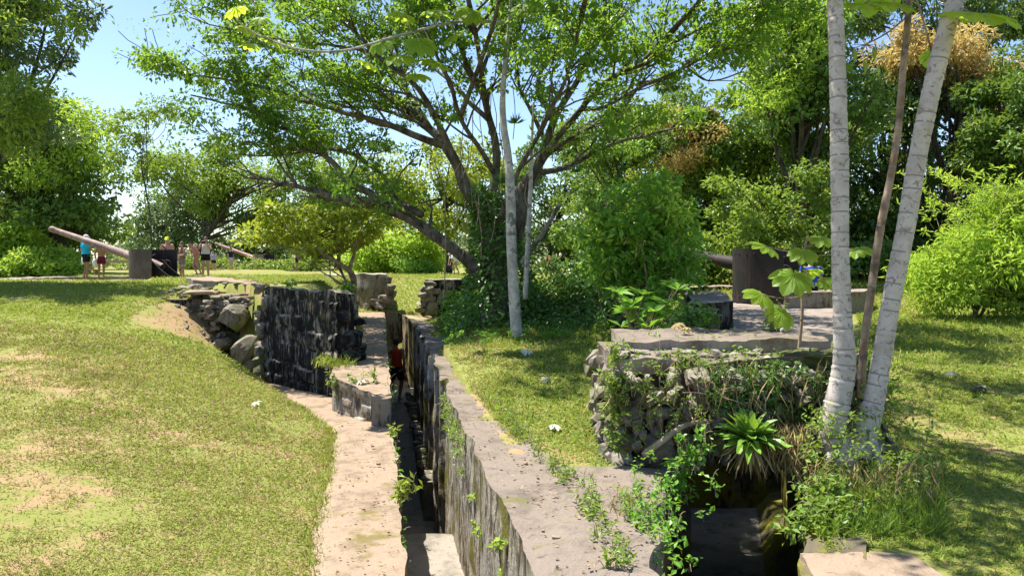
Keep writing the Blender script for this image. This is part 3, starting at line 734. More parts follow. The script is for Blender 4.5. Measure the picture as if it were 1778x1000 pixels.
tag(mb.build('emplacement_rim',[M['wall_dark'],M['concrete']],smooth=True),'low curved rim wall behind the shaded third gun','wall')
mb=MB(); wall_solid(mb,[at(1362,508,15.8),at(1445,507,15.8),at(1500,505,15.8)],[at(1362,504,16.9),at(1445,503,16.9),at(1510,502,16.9)],-1.3,nz=10,nt=8,amp=.025,s=75,mi=0,mi_top=1,ds=.1)
tag(mb.build('seat_wall',[M['wall_grey'],M['concrete']],smooth=True),'low grey wall where the person in blue sits','wall')

# ------------------------------------------------------------ rings of the two far guns
def ring(c,ro,ri,z0,z1,label,flat=1.0):
    mb=MB(); a=np.linspace(0,2*math.pi,120)
    Fo=np.stack([c[0]+np.cos(a)*ro,c[1]+np.sin(a)*ro*flat,np.full(120,z1)],1); Bi=np.stack([c[0]+np.cos(a)*ri,c[1]+np.sin(a)*ri*flat,np.full(120,z1)],1)
    wall_solid(mb,Fo,Bi,z0,nz=6,nt=6,amp=.05,s=int(c[0]*3)%50,mi=0,mi_top=0,ds=.12,ends=False)
    return tag(mb.build('gun_ring',[M['concrete']],smooth=True),label,'gun base')
ring((-14.3,28.0),4.5,3.75,-1.5,-.60,'low circular stone kerb round the largest visible gun')
ring((-21.0,59.6),3.6,3.0,-1.2,-.60,'far low stone kerb round the smaller looking gun')

# grit and small stones on the worn caps
mb=MB()
for k in range(380):
    q=rng.uniform()
    if q<.5: y=rng.uniform(3.7,9.5); x=xc(.84,y)+rng.uniform(0,.5); z=capz(y)+.005
    elif q<.7: y=rng.uniform(3.8,5.5); x=rng.uniform(xc(1.2,y),pitL(y)-.08); z=-1.59
    else: y=rng.uniform(4,10); x=rng.uniform(XB(y)+.0,.10-.18*y); z=float(zslab(y))+.02
    s_=rng.uniform(.004,.011)*(2.2 if rng.uniform()<.05 else 1); rock(mb,(x,y,z),(s_*1.3,s_,s_*.7),rng,ico=ICO1,cuts=5)
tag(mb.build('gravel',M['slab']),kind='stuff')
# ---------------------------------------------------------------- guns
def make_gun(name,label,loc,heading,mats,elev=17.0):
    """barrel along local +x; heading turns it; the open rear of the shield faces local -x"""
    body,rim,dark=mats
    t=thing(name,label,'cannon',loc,heading,'old coastal guns in their emplacements')
    e=R(elev); bz=.80
    ax=np.array([math.cos(e),0,math.sin(e)])
    P=lambda s: np.array([0,0,bz])+ax*s
    mb=MB()
    prof=[(-.55,.15),(-.2,.20),(.3,.215),(1.0,.205),(1.02,.19),(2.2,.175),(3.4,.15),(4.55,.125),(4.7,.125),(4.72,.142),(4.9,.142),(4.94,.12),(4.94,.06),(4.5,.05)]
    add_tube(mb,[P(s) for s,_ in prof],[r*.84 for _,r in prof],18,cap=False); mb.build('barrel',rim,t,smooth=True)
    mb=MB(); prof=[(-1.25,.05),(-1.25,.15),(-1.12,.165),(-.62,.17),(-.55,.20),(-.50,.15)]
    add_tube(mb,[P(s) for s,_ in prof],[r for _,r in prof],16); br=mb.build('breech',rim,t,smooth=True)
    mb=MB(); h=P(-1.15)+np.array([0,-.17,.02]); add_tube(mb,[h,h+[-.02,-.10,.10],h+[-.10,-.14,.16]],[.022,.018,.025],8); mb.build('breech_lever',dark,br,smooth=True)
    for yy in (-.13,.13):   # recoil cylinders below
        mb=MB(); o=np.array([0,yy,-.36]); pr=[(-1.2,.04),(-1.2,.105),(-.95,.115),(-.93,.09),(-.1,.09),(.5,.085),(.52,.03)]
        add_tube(mb,[P(s)+o for s,_ in pr],[r for _,r in pr],14); mb.build('recoil_cylinder',rim,t,smooth=True)
    # curved shield open to the rear, 4 cm plate
    mb=MB(); hw=.70; th=.04
    a=np.linspace(math.pi/2,-math.pi/2,23); out=[(-.62,hw)]+[(-.30,hw)]+[(.05+.72*math.cos(u),hw*math.sin(u)) for u in a]+[(-.30,-hw),(-.62,-hw)]
    out=np.array(out); inn=out.copy(); dirs=out-np.array([[min(0.05,p[0]),0] for p in out]); inn=out-unit(dirs)*th
    zt,zb=1.32,.02; n=len(out)
    V=[]; 
    for ring_,z in ((out,zb),(out,zt),(inn,zt),(inn,zb)):
        V.append(np.concatenate([ring_,np.full((n,1),z)],1))
    V=np.concatenate(V); F=[]
    for q in range(4):
        a0=q*n; b0=((q+1)%4)*n
        for i in range(n-1): F.append([a0+i,a0+i+1,b0+i+1,b0+i])
    F.append([0,n,2*n,3*n]); F.append([n-1,4*n-1,3*n-1,2*n-1])
    # slot for the barrel is covered by the barrel itself
    F=np.array(F); inner=((F//n).min(1)==2)&((F//n).max(1)==3); mb.add(V,F[~inner]); mb.more(F[inner],0,1)  # inner faces coloured black to stand for shade inside the shield
    for a0,z0 in ((.10,1.20),(.10,.16)):
        for i in range(2,n-2,2): ell(mb,(out[i][0],out[i][1],z0),(.022,.022,.022),ico=ICO1)
    pass
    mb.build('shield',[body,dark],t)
    # carriage: two cheeks and a sloping trail on a round base
    for s in (-1,1):
        mb=MB(); pr=np.array([[.35,.02],[.30,.95],[-.25,.95],[-.62,.62],[-1.05,.34],[-1.55,.03]]); y0,y1=s*.30-.02,s*.30+.02
        k=len(pr); V=np.concatenate([np.stack([pr[:,0],np.full(k,y),pr[:,1]],1) for y in (y0,y1)])
        F=[[i,(i+1)%k,k+(i+1)%k,k+i] for i in range(k)]; mb.add(V,F)
        tri=[[0,i,i+1] for i in range(1,k-1)]; mb.more(np.array(tri),mb.n-2*k); mb.more(np.array(tri)[:,::-1]+k,mb.n-2*k)
        mb.build('carriage_cheek',dark,t)
    mb=MB(); add_tube(mb,[[0,0,.0],[0,0,.16],[0,0,.17],[0,0,.45]],[.62,.62,.42,.34],24); mb.build('pedestal',dark,t,smooth=True)
    mb=MB(); c0=np.array([-.35,-.42,.72]); 
    a=np.linspace(0,2*math.pi,25); add_tube(mb,[c0+np.array([math.cos(u)*.20,0,math.sin(u)*.20]) for u in a],.018,6,cap=False)
    for u in (0,math.pi/2): add_tube(mb,[c0+np.array([math.cos(u)*.2,0,math.sin(u)*.2]),c0-np.array([math.cos(u)*.2,0,math.sin(u)*.2])],.012,6)
    add_tube(mb,[c0,c0+[0,.12,0]],.02,6); mb.build('hand_wheel',dark,t,smooth=True)
    mb=MB(); add_tube(mb,[[-.42,.52,1.0],[-.62,.50,1.12]],[.04,.03],10); add_tube(mb,[[-.42,.52,1.0],[-.30,.45,.92]],[.03,.03],8); mb.build('sight',dark,t,smooth=True)
    return t
p=at(262,489,27.8)
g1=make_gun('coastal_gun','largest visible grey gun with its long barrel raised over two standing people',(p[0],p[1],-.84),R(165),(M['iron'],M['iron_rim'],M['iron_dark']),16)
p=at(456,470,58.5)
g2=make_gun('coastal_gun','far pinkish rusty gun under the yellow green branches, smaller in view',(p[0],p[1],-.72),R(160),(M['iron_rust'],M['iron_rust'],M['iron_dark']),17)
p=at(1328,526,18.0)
g3=make_gun('coastal_gun','gun coloured black for shade, half hidden behind the umbrella leaf sapling',(p[0],p[1],-1.0),R(145),(M['iron_dark'],M['iron_dark'],M['iron_dark']),12)  # all parts in black iron, putting the shade into the colour
# ---------------------------------------------------------------- people
SK=plain('fair_skin',(.45,.26,.18),.55,.3); SKB=plain('tanned_skin',(.30,.16,.10),.55,.3); SKP=plain('flushed_skin',(.52,.28,.20),.55,.3)  # skin tones: fair, tanned and flushed
CLOTH={}
def cloth(n,c):
    if n not in CLOTH: CLOTH[n]=plain(n,c,.9,.15,0,.2)
    return CLOTH[n]
HAIRD=plain('dark_hair',(.025,.018,.014),.6); HAIRB=plain('brown_hair',(.12,.07,.035),.6); HAIRG=plain('grey_hair',(.42,.40,.38),.7)
EYE=plain('eye_dark',(.03,.025,.02),.3); LIP=plain('lip',(.35,.13,.11),.5)
def remesh(mb,voxel,name,smooth_it=3):
    tmp=mb.build('tmp_'+name,SK); m=tmp.modifiers.new('r','REMESH'); m.mode='VOXEL'; m.voxel_size=voxel; m.use_smooth_shade=True
    s=tmp.modifiers.new('s','SMOOTH'); s.iterations=smooth_it; s.factor=.5
    dg=bpy.context.evaluated_depsgraph_get(); me=bpy.data.meshes.new_from_object(tmp.evaluated_get(dg)); me.name=name
    old=tmp.data; bpy.data.objects.remove(tmp); bpy.data.meshes.remove(old); return me
BASE=dict(pelvis=(0,0,.93),waist=(0,0,1.06),chest=(0,.01,1.27),neck=(0,.01,1.44),head=(0,-.015,1.585),
 sl=(-.185,.01,1.385),sr=(.185,.01,1.385),el=(-.245,.03,1.12),er=(.245,.03,1.12),wl=(-.26,-.05,.88),wr=(.26,-.05,.88),
 hl=(-.09,0,.90),hr=(.09,0,.90),kl=(-.10,-.02,.49),kr=(.10,-.02,.49),al=(-.10,.02,.085),ar=(.10,.02,.085))
def lerp(a,b,t): return np.array(a)*(1-t)+np.array(b)*t
def person(label,px,py_foot,d,z=None,face=0,H_=1.68,pose=None,skin=SK,hair=HAIRD,hair_len=0,top=None,bottom=None,hat=None,sleeve=.45,leg=.5,female=False,origin=None,crop=0.0,vox=.0125):
    J={k:np.array(v,float) for k,v in BASE.items()}
    for k,v in (pose or {}).items():
        if k in J: J[k]=np.array(v,float)
    w=.92 if female else 1.0
    p=at(px,py_foot,d) if origin is None else np.array(origin)
    t=thing('person',label,'person',p,face); t.scale=(H_/1.70,)*3
    side=unit(J['sr']-J['sl'])
    mb=MB()
    tor=[J['pelvis']-[0,0,.06],J['pelvis'],J['waist'],J['chest'],lerp(J['chest'],J['neck'],.6),J['neck']]
    rr=np.array([[.12,.10],[.16,.115],[.13 if female else .145,.10],[.165*w,.118],[.125*w,.09],[.058,.06]])
    add_tube(mb,smooth_path(tor,14),np.stack([np.interp(np.linspace(0,5,14),range(6),rr[:,k]) for k in (0,1)],1),16,side=side)
    nd=unit(J['head']-J['neck']); hf=np.array((pose or {}).get('look',(0,-1,0)),float); hf=unit(hf-nd*np.dot(hf,nd)); hs=np.cross(hf,nd)
    add_tube(mb,[J['neck']-nd*.04,J['head']-nd*.02],[.056,.05],12)
    Mh=np.stack([hs,-hf,nd],1); hc=J['head']
    def hp(x,y,zz): return hc+hs*x+hf*y+nd*zz
    ell(mb,hp(0,-.01,.025),(.073,.092,.098),M=Mh); ell(mb,hp(0,.025,-.05),(.055,.066,.066),M=Mh); ell(mb,hp(0,.062,-.092),(.026,.024,.022),M=Mh)
    add_tube(mb,[hp(0,.078,.025),hp(0,.100,-.018),hp(0,.088,-.03)],[.010,.017,.014],8)
    for s in (-1,1): ell(mb,hp(s*.076,-.012,-.002),(.012,.022,.032),M=Mh)
    for s,S,E,W in ((-1,'sl','el','wl'),(1,'sr','er','wr')):
        add_tube(mb,smooth_path([lerp(J['chest'],J[S],.55),J[S],lerp(J[S],J[E],.5),J[E],lerp(J[E],J[W],.35),J[W]],14),np.interp(np.linspace(0,5,14),range(6),[.07,.062,.05,.041,.043,.028])*w,10)
        ad=unit(J[W]-J[E]); fs=unit(np.cross(ad,np.array([0.,1,0])+hf*.01)); pn=np.cross(fs,ad); 
        pc=J[W]+ad*.045; add_tube(mb,[J[W]-ad*.01,J[W]+ad*.03,J[W]+ad*.085],[[.027,.02],[.040,.017],[.041,.015]],10,side=fs)
        for q,(o,l) in enumerate(((-.030,.062),(-.010,.076),(.010,.070),(.029,.052))):
            b=J[W]+ad*.078+fs*o; cur=pn*-s*.35
            add_tube(mb,[b,b+ad*l*.5,b+ad*l*.8+cur*l*.35,b+ad*l*.95+cur*l*.75],[.0105,.010,.0095,.008],7)
        b=J[W]+ad*.02+fs*.030*(-s if False else 1); add_tube(mb,[b,b+fs*.028+ad*.025,b+fs*.034+ad*.06+pn*-s*.01],[.013,.012,.009],7)
    for s,S,E,W in ((-1,'hl','kl','al'),(1,'hr','kr','ar')):
        ls=unit(np.array(side))
        add_tube(mb,smooth_path([lerp(J['pelvis'],J[S],.6)+[0,0,.02],J[S]-[0,0,.03],lerp(J[S],J[E],.45),J[E],lerp(J[E],J[W],.32),lerp(J[E],J[W],.75),J[W]],18),np.interp(np.linspace(0,6,18),range(7),[.09,.093,.078,.056,.058,.038,.036]),12)
        ft=np.array((pose or {}).get('toe'+('l' if s<0 else 'r'),hf*[1,1,0])); ft=unit(ft+1e-6)
        a=J[W]; dn=np.array([0,0,-1.])
        add_tube(mb,[a-ft*.05+dn*.045,a+dn*.035+ft*.02,a+dn*.048+ft*.10,a+dn*.06+ft*.165],[[.036,.036],[.04,.042],[.045,.03],[.036,.02]],12,side=np.cross(ft,[0,0,1.]))
    o=link_mesh('body',remesh(mb,vox,'body'),skin,t)
    mb=MB()
    for s in (-1,1):
        mb=MB(); ell(mb,hp(s*.030,.079,.018),(.011,.007,.007),M=Mh,ico=ICO1); mb.build('eye',EYE,t,smooth=True)
    mb=MB(); add_tube(mb,[hp(-.022,.080,-.052),hp(0,.089,-.050),hp(.022,.080,-.052)],[.004,.007,.004],8); mb.build('mouth',LIP,t,smooth=True)
    if hair is not None:
        mb=MB(); ell(mb,hp(0,-.018,.040),(.080,.096,.095),M=Mh); ell(mb,hp(0,-.045,-.005),(.072,.062,.075),M=Mh)
        if hair_len: add_tube(mb,[hp(0,-.07,.03),hp(0,-.10,-.08),hp(0,-.105,-.08-hair_len)],[[.06,.035],[.065,.03],[.03,.018]],12,side=hs)
        V=np.concatenate(mb.V)
        me=remesh(mb,.012,'hair',2); link_mesh('hair',me,hair,t)
    if hat:
        kind,mat=hat; mb=MB()
        if kind=='cap':
            ell(mb,hp(0,-.012,.055),(.085,.103,.085),M=Mh); add_tube(mb,[hp(0,.06,.055),hp(0,.11,.048),hp(0,.16,.035)],[[.07,.012],[.066,.010],[.04,.008]],12,side=hs)
        elif kind=='wrap':
            ell(mb,hp(0,-.014,.045),(.088,.106,.098),M=Mh); ell(mb,hp(0,-.055,-.05),(.085,.065,.10),M=Mh); add_tube(mb,[hp(0,.05,.06),hp(0,.12,.045),hp(0,.15,.03)],[[.075,.012],[.07,.01],[.05,.008]],12,side=hs)
        link_mesh('hat',remesh(mb,.01,'hat',2),mat,t)
    if top is not None:
        mb=MB(); tt=[lerp(J['pelvis'],J['waist'],.1 if crop==0 else .2+crop),lerp(J['waist'],J['chest'],.05 if crop==0 else crop),J['chest'],lerp(J['chest'],J['neck'],.62),lerp(J['chest'],J['neck'],.86)]
        rr=np.array([[.183,.145],[.168,.130],[.182*w,.135],[.150*w,.110],[.085,.078]])
        add_tube(mb,smooth_path(tt,12),np.stack([np.interp(np.linspace(0,4,12),range(5),rr[:,k]) for k in (0,1)],1),18,side=side)
        if sleeve>0:
            for S,E,W in (('sl','el','wl'),('sr','er','wr')):
                e2=lerp(J[S],J[E],min(sleeve*1.4,1)); add_tube(mb,[lerp(J['chest'],J[S],.5),J[S]+[0,0,.008],e2],np.array([.085,.078,.070])*w,12)
                if sleeve>.9: add_tube(mb,[lerp(J[S],J[E],.8),J[E],lerp(J[E],J[W],.85)],[.058,.056,.042],12)
        link_mesh('top' if crop else 'shirt',remesh(mb,.013,'shirt',2),top,t)
    if bottom is not None:
        mb=MB(); add_tube(mb,[lerp(J['pelvis'],J['waist'],.55),J['pelvis'],J['pelvis']-[0,0,.07]],[[.165,.128],[.180,.135],[.16,.125]],16,side=side)
        for S,E in (('hl','kl'),('hr','kr')): add_tube(mb,[lerp(J['pelvis'],J[S],.7)+[0,0,.02],lerp(J[S],J[E],.25),lerp(J[S],J[E],leg)],[.105,.103,.098],12)
        link_mesh('shorts',remesh(mb,.013,'shorts',2),bottom,t)
    return t
def prop(parent,name,mat,fn):
    mb=MB(); fn(mb); return mb.build(name,mat,parent,smooth=True)
WALK=dict(kl=(-.10,-.16,.50),al=(-.10,.02,.10),kr=(.10,.04,.49),ar=(.10,.22,.12),el=(-.26,.10,1.13),wl=(-.25,.02,.90),er=(.26,-.04,1.12),wr=(.25,-.16,.90))
# beside the big gun
t=person('person in turquoise shirt and white head wrap standing under the raised barrel',149,483,29.6,face=R(150),H_=1.74,skin=SKB,top=cloth('turquoise_cloth',(.02,.42,.66)),bottom=cloth('black_cloth',(.015,.015,.018)),hat=('wrap',cloth('white_cloth',(.78,.77,.78))),sleeve=.5,leg=.62,pose=dict(el=(-.25,-.02,1.15),wl=(-.16,-.22,1.08),kr=(.12,-.10,.49),ar=(.13,.0,.09)))
prop(t,'towel',cloth('white_cloth',(.78,.77,.78)),lambda mb: add_tube(mb,[[.27,-.04,.86],[.27,-.03,.72],[.27,-.03,.55]],[[.02,.05],[.035,.07],[.03,.06]],8))
t=person('bare backed person in maroon shorts with dark hair near the gun barrel',176,482,29.2,face=R(195),H_=1.42,skin=SKB,hair=HAIRD,bottom=cloth('maroon_cloth',(.13,.015,.04)),leg=.6,pose=dict(el=(-.26,.02,1.12),wl=(-.20,-.14,.95),er=(.28,0,1.13),wr=(.27,-.10,.92)))
prop(t,'towel',cloth('white_cloth',(.78,.77,.78)),lambda mb: add_tube(mb,[[.29,-.12,.92],[.31,-.12,.75],[.30,-.12,.52]],[[.03,.07],[.06,.11],[.04,.09]],8))
t=person('shirtless person in a lime yellow cap behind the gun shield',290,487,30.5,face=R(10),H_=1.80,skin=SKP,hair=HAIRD,bottom=cloth('grey_cloth',(.2,.2,.22)),hat=('cap',cloth('lime_cloth',(.62,.72,.04))))
prop(t,'bag_strap',cloth('dark_strap',(.03,.03,.035)),lambda mb: add_tube(mb,smooth_path([[-.14,-.10,1.38],[-.02,-.145,1.24],[.14,-.13,1.06]],8),[.02]*8,6))
t=person('bare armed person holding a white bottle at the edge of the gun shield',316,486,30.0,face=R(-35),H_=1.56,skin=SK,hair=HAIRB,top=cloth('brown_cloth',(.28,.15,.10)),bottom=cloth('grey_cloth',(.2,.2,.22)),sleeve=0,female=True,pose=dict(er=(.24,-.05,1.12),wr=(.12,-.24,1.08)))
prop(t,'bottle',cloth('white_plastic',(.75,.75,.73)),lambda mb: add_tube(mb,[[.10,-.30,1.0],[.10,-.30,1.14],[.10,-.30,1.18],[.10,-.30,1.22]],[.035,.035,.02,.018],10))
t=person('pink shirted person stepping away with arms out behind the woman in black shorts',341,478,32.0,face=R(-70),H_=1.52,skin=SKP,hair=HAIRB,top=cloth('coral_cloth',(.62,.22,.18)),bottom=cloth('tan_cloth',(.48,.26,.17)),sleeve=.6,pose=dict(WALK,chest=(0,-.10,1.25),neck=(0,-.18,1.39),head=(0,-.24,1.52),sl=(-.185,-.12,1.34),sr=(.185,-.12,1.34),el=(-.36,-.28,1.20),wl=(-.34,-.48,1.25),er=(.26,-.06,1.08),wr=(.25,-.2,.87)))
t=person('woman in black shorts and pale crop top with hands at her face',357,483,30.6,face=R(8),H_=1.72,skin=SK,hair=HAIRB,hair_len=.16,top=cloth('pale_cloth',(.62,.55,.50)),bottom=cloth('black_cloth',(.015,.015,.018)),sleeve=0,female=True,leg=.42,crop=.30,pose=dict(el=(-.24,-.16,1.20),wl=(-.10,-.24,1.42),er=(.24,-.16,1.20),wr=(.09,-.24,1.42)))
prop(t,'phone',cloth('black_plastic',(.02,.02,.02)),lambda mb: box(mb,(-.08,-.335,1.43),(.08,-.325,1.52)))
# far people
person('distant person in dark shirt and pale shorts beneath the pinkish barrel',401,469,50,face=R(60),H_=1.55,skin=SK,top=cloth('navy_cloth',(.02,.025,.045)),bottom=cloth('light_blue_cloth',(.42,.48,.55)),vox=.02)
person('distant bare chested person in dark shorts under yellow green branches',515,469,52,face=R(120),H_=1.5,skin=SKB,bottom=cloth('navy_cloth',(.02,.025,.045)),leg=.7,vox=.02)
person('distant person with a pale violet top standing beyond the woman in black shorts',371,471,49,face=R(20),H_=1.35,skin=SK,top=cloth('violet_cloth',(.38,.36,.56)),bottom=cloth('navy_cloth',(.02,.025,.045)),vox=.02)
BEND=dict(pelvis=(0,.10,.86),waist=(0,.04,.98),chest=(0,-.16,1.12),neck=(0,-.32,1.21),head=(0,-.43,1.27),sl=(-.18,-.24,1.18),sr=(.18,-.24,1.18),el=(-.20,-.34,.92),wl=(-.16,-.42,.68),er=(.2,-.34,.92),wr=(.16,-.42,.68),hl=(-.09,.08,.84),hr=(.09,.08,.84),kl=(-.11,-.14,.47),kr=(.11,.06,.46),al=(-.11,.02,.085),ar=(.11,.24,.10),look=(0,-.9,-.45))
person('grey haired shirtless person bending forward in front of the dark trees',958,478,41,face=R(-62),H_=1.5,skin=SKP,hair=HAIRG,bottom=cloth('grey_cloth',(.2,.2,.22)),pose=BEND)
person('stooping person in a white top half hidden behind the low bough',790,475,33,face=R(-60),H_=1.12,skin=SK,hair=HAIRG,top=cloth('white_cloth',(.78,.77,.78)),pose=BEND)
# in the trench
y=18.0; t=person('dark haired woman in a red top walking down in the trench',0,0,y,origin=(xc(.385,y),y,-3.43),face=R(168),H_=1.56,skin=SKB,hair=HAIRD,top=cloth('red_cloth',(.55,.045,.02)),bottom=cloth('black_cloth',(.015,.015,.018)),sleeve=0,female=True,leg=.75,pose=dict(WALK),vox=.011)
# seated on the low wall
SIT=dict(pelvis=(0,0,.10),waist=(0,-.01,.24),chest=(0,-.03,.46),neck=(0,-.05,.63),head=(0,-.09,.77),sl=(-.19,-.03,.57),sr=(.19,-.03,.57),el=(-.24,-.04,.31),wl=(-.17,-.22,.18),er=(.24,-.04,.31),wr=(.17,-.22,.18),hl=(-.09,-.02,.09),hr=(.09,-.02,.09),kl=(-.12,-.44,.10),kr=(.12,-.44,.10),al=(-.11,-.42,-.33),ar=(.11,-.42,-.33))
person('person in a blue shirt sitting on the low grey wall behind the sapling',1408,506,16.5,face=R(170),H_=1.55,skin=SK,hair=HAIRD,top=cloth('blue_cloth',(.025,.08,.42)),bottom=cloth('black_cloth',(.015,.015,.018)),pose=SIT,sleeve=.5,leg=.9)
# ---------------------------------------------------------------- the spreading tree
rng=np.random.default_rng(23)
TD=14.6
base=at(862,585,TD); base[2]=-1.35
mt=thing('spreading_tree','huge spreading broad crowned tree with ivy covered trunk beside the trench','tree',base)
B0=np.array(base)
limbs=[]   # each: list of (px,py,depth), r0, r1
def limb(pts,r0,r1): limbs.append((np.array([at(a,b,d+4.2*float(np.clip((800-a)/480,0,1))) for a,b,d in pts]),r0*(.66 if r0<.28 else .88),r1*.66))
trunk=[(866,600,14.6),(864,560,14.6),(866,500,14.6),(862,450,14.6),(852,400,14.6),(838,365,14.7)]
limb(trunk,.52,.30)
limb([(872,520,14.6),(880,440,14.7),(895,390,14.8),(905,340,14.9),(930,300,15.0)],.36,.20)
# low bough sweeping to the left
limb([(850,500,14.5),(815,455,14.3),(770,420,14.0),(720,385,13.8),(650,352,13.5),(570,340,13.2),(500,325,13.0),(430,310,12.8)],.25,.05)
limb([(720,385,13.8),(660,365,14.2),(590,352,14.8),(520,338,15.3)],.13,.04)
limb([(690,370,13.7),(640,335,13.6),(600,320,13.4),(585,290,13.3),(560,265,13.2),(520,235,13.0),(470,215,12.8),(420,190,12.6),(330,165,12.4)],.15,.03)
limb([(730,372,13.8),(690,345,14.3),(670,310,14.8),(640,285,15.2),(600,262,15.6),(540,255,16)],.11,.03)
limb([(600,262,13.4),(540,262,13.0),(480,270,12.6),(410,268,12.2)],.06,.02)
# fan of upper limbs to the left
limb([(838,365,14.7),(812,330,14.7),(795,290,14.8),(770,252,14.8),(735,215,14.9),(690,180,15),(630,150,15),(560,120,15.0),(480,85,15),(400,60,15)],.24,.03)
limb([(770,252,14.8),(720,235,14.2),(660,210,13.7),(600,195,13.3),(520,175,12.9),(440,150,12.5),(340,130,12.2),(270,128,12.0)],.13,.02)
limb([(745,222,14.8),(700,150,15.6),(640,95,16.3),(570,50,16.8),(500,10,17.2),(430,-40,17.6)],.12,.025)
limb([(735,215,14.9),(690,200,15.6),(630,185,16.3),(540,190,17),(450,200,17.4)],.09,.02)
limb([(800,300,14.8),(760,215,14.2),(720,150,13.6),(660,95,13.1),(600,40,12.8),(540,-10,12.5)],.12,.03)
limb([(660,95,13.1),(590,80,12.8),(500,70,12.4),(420,55,12.2),(330,30,12.0)],.06,.02)
limb([(770,210,14.4),(720,170,13.9),(650,150,13.6),(580,140,13.4)],.06,.02)
# middle
limb([(842,370,14.7),(858,320,14.7),(862,270,14.8),(850,210,14.8),(830,150,14.9),(805,90,15),(780,20,15.0),(760,-60,15)],.17,.04)
limb([(850,210,14.8),(805,165,15.5),(770,130,16.2),(720,80,16.8),(680,20,17.3)],.09,.02)
limb([(830,150,14.9),(850,90,15.4),(870,20,15.8),(880,-60,16)],.08,.03)
limb([(856,300,14.7),(830,250,14.2),(800,200,13.8),(780,140,13.5),(745,80,13.2),(720,10,13.0)],.09,.03)
# right fan
limb([(930,300,15.0),(950,250,15.1),(965,205,15.1),(995,150,15.2),(1025,95,15.3),(1050,30,15.4),(1065,-50,15.5)],.17,.04)
limb([(905,340,14.9),(935,290,14.6),(965,245,14.4),(1010,190,14.1),(1060,140,13.9),(1120,105,13.7),(1180,70,13.5),(1260,35,13.3),(1330,10,13.2)],.14,.02)
limb([(965,205,15.1),(935,160,15.6),(945,100,16),(960,40,16.4),(975,-40,16.8)],.10,.03)
limb([(950,250,15.1),(925,200,14.7),(905,150,14.3),(900,80,14.0),(910,0,13.8)],.08,.03)
limb([(1010,190,14.1),(1050,185,13.6),(1100,160,13.2),(1160,130,12.9),(1240,95,12.6),(1310,75,12.5)],.07,.02)
limb([(950,270,14.8),(1000,235,14.5),(1060,200,14.3),(1110,150,14.2),(1140,120,14.1)],.08,.02)
limb([(930,300,15.0),(985,290,15.6),(1050,255,16.2),(1130,235,16.7),(1200,210,17)],.11,.03)
limb([(1110,145,13.7),(1160,135,13.4),(1200,110,13.1),(1260,85,12.9),(1320,45,12.8)],.05,.02)
limb([(1060,130,15.0),(1100,125,14.8),(1170,105,14.5),(1230,140,14.2),(1290,125,14.0)],.05,.02)
limb([(1120,135,14),(1085,185,13.8),(1060,205,13.6)],.04,.03)
limb([(850,210,14.8),(825,60,13.2),(795,-60,12.1),(765,-170,11.2),(730,-290,10.2)],.09,.025)  # limbs climbing out of frame below are added to cast dappled shade
limb([(800,200,13.8),(850,60,12.6),(885,-60,11.6),(915,-190,10.4),(930,-300,9.6)],.08,.02)
limb([(825,60,13.2),(740,-50,12.4),(680,-120,11.6),(630,-200,10.8)],.06,.02)
limb([(795,-60,12.1),(720,-130,11.0),(660,-190,10.2),(590,-230,9.6)],.06,.02)
limb([(765,-170,11.2),(800,-230,10.2),(840,-290,9.4)],.05,.02)
limb([(745,-60,12.8),(690,-90,13.4),(600,-110,14.2)],.05,.02)
limb([(825,60,13.2),(900,-40,12.4),(1000,-120,11.8)],.05,.02)
limb([(1120,105,13.7),(1200,20,12.8),(1290,-70,12),(1390,-150,11.2),(1480,-220,10.6)],.09,.03)  # out of frame too, added to dapple the right lawn
limb([(1060,-20,12.5),(1130,-110,11.2),(1230,-160,10.4),(1330,-230,9.8)],.07,.02)
limb([(1010,30,12.0),(1040,-90,10.2),(1070,-200,8.4),(1110,-290,6.9),(1150,-340,6.2)],.07,.02)
limb([(860,400,14.6),(880,350,13.9),(900,300,13.4),(930,240,12.9),(960,180,12.5),(990,110,12.2),(1010,30,12)],.10,.03)
mb=MB(); anchors=[]
for i,(P,r0,r1) in enumerate(limbs):
    Q=smooth_path(P,max(10,len(P)*6)); n=len(Q)
    wob=vecnoise(Q,1.2,i,2)*np.linspace(.02,.12,n)[:,None]*(0 if i<2 else 1); Q=Q+wob
    rad=r0+(r1-r0)*np.linspace(0,1,n)**.75
    if i==0: rad[:8]*=np.linspace(1.35,1,8)
    add_tube(mb,Q-B0,rad,12 if i<3 else 9,rough=.18,seed=i)
    # side branches
    if i>=2:
        m=int(np.linalg.norm(np.diff(Q,axis=0),axis=1).sum()/.31)
        for k in range(m):
            t=.25+.75*rng.uniform()**.7; j=min(n-2,int(t*(n-1))); T=unit(Q[j+1]-Q[j])
            side=unit(np.cross(T,np.array([0,0,1.]))); sgn=rng.choice([-1,1])
            d=unit(T*rng.uniform(.5,1.1)+side*sgn*rng.uniform(.3,.9)+np.array([0,0,rng.uniform(.05,.7)]))
            L=rng.uniform(.7,2.1)*(1.15-.4*t); 
            q=[Q[j]]; dd=d.copy()
            for s in range(5):
                dd=unit(dd+rng.normal(size=3)*.22+np.array([0,0,.04])); q.append(q[-1]+dd*L/5)
            q=np.array(q); rb=min(rad[j]*.55,.038); add_tube(mb,q-B0,np.linspace(rb,.008,6),6,cap=False)
            anchors+= [(q[-1],1.0),(q[3],.7)]
            if rng.uniform()<.6:
                e=unit(dd+rdir(rng,1)[0]*.8+np.array([0,0,.1])); q2=np.array([q[3],q[3]+e*L*.3,q[3]+e*L*.55]); add_tube(mb,q2-B0,[.012,.009,.005],5,cap=False); anchors.append((q2[-1],.8))
        anchors.append((Q[-1],1.1))
mb.build('trunk',M['bark_limb'],mt,smooth=True)
mb=MB(); 
pts=[(p,s) for p,s in anchors]
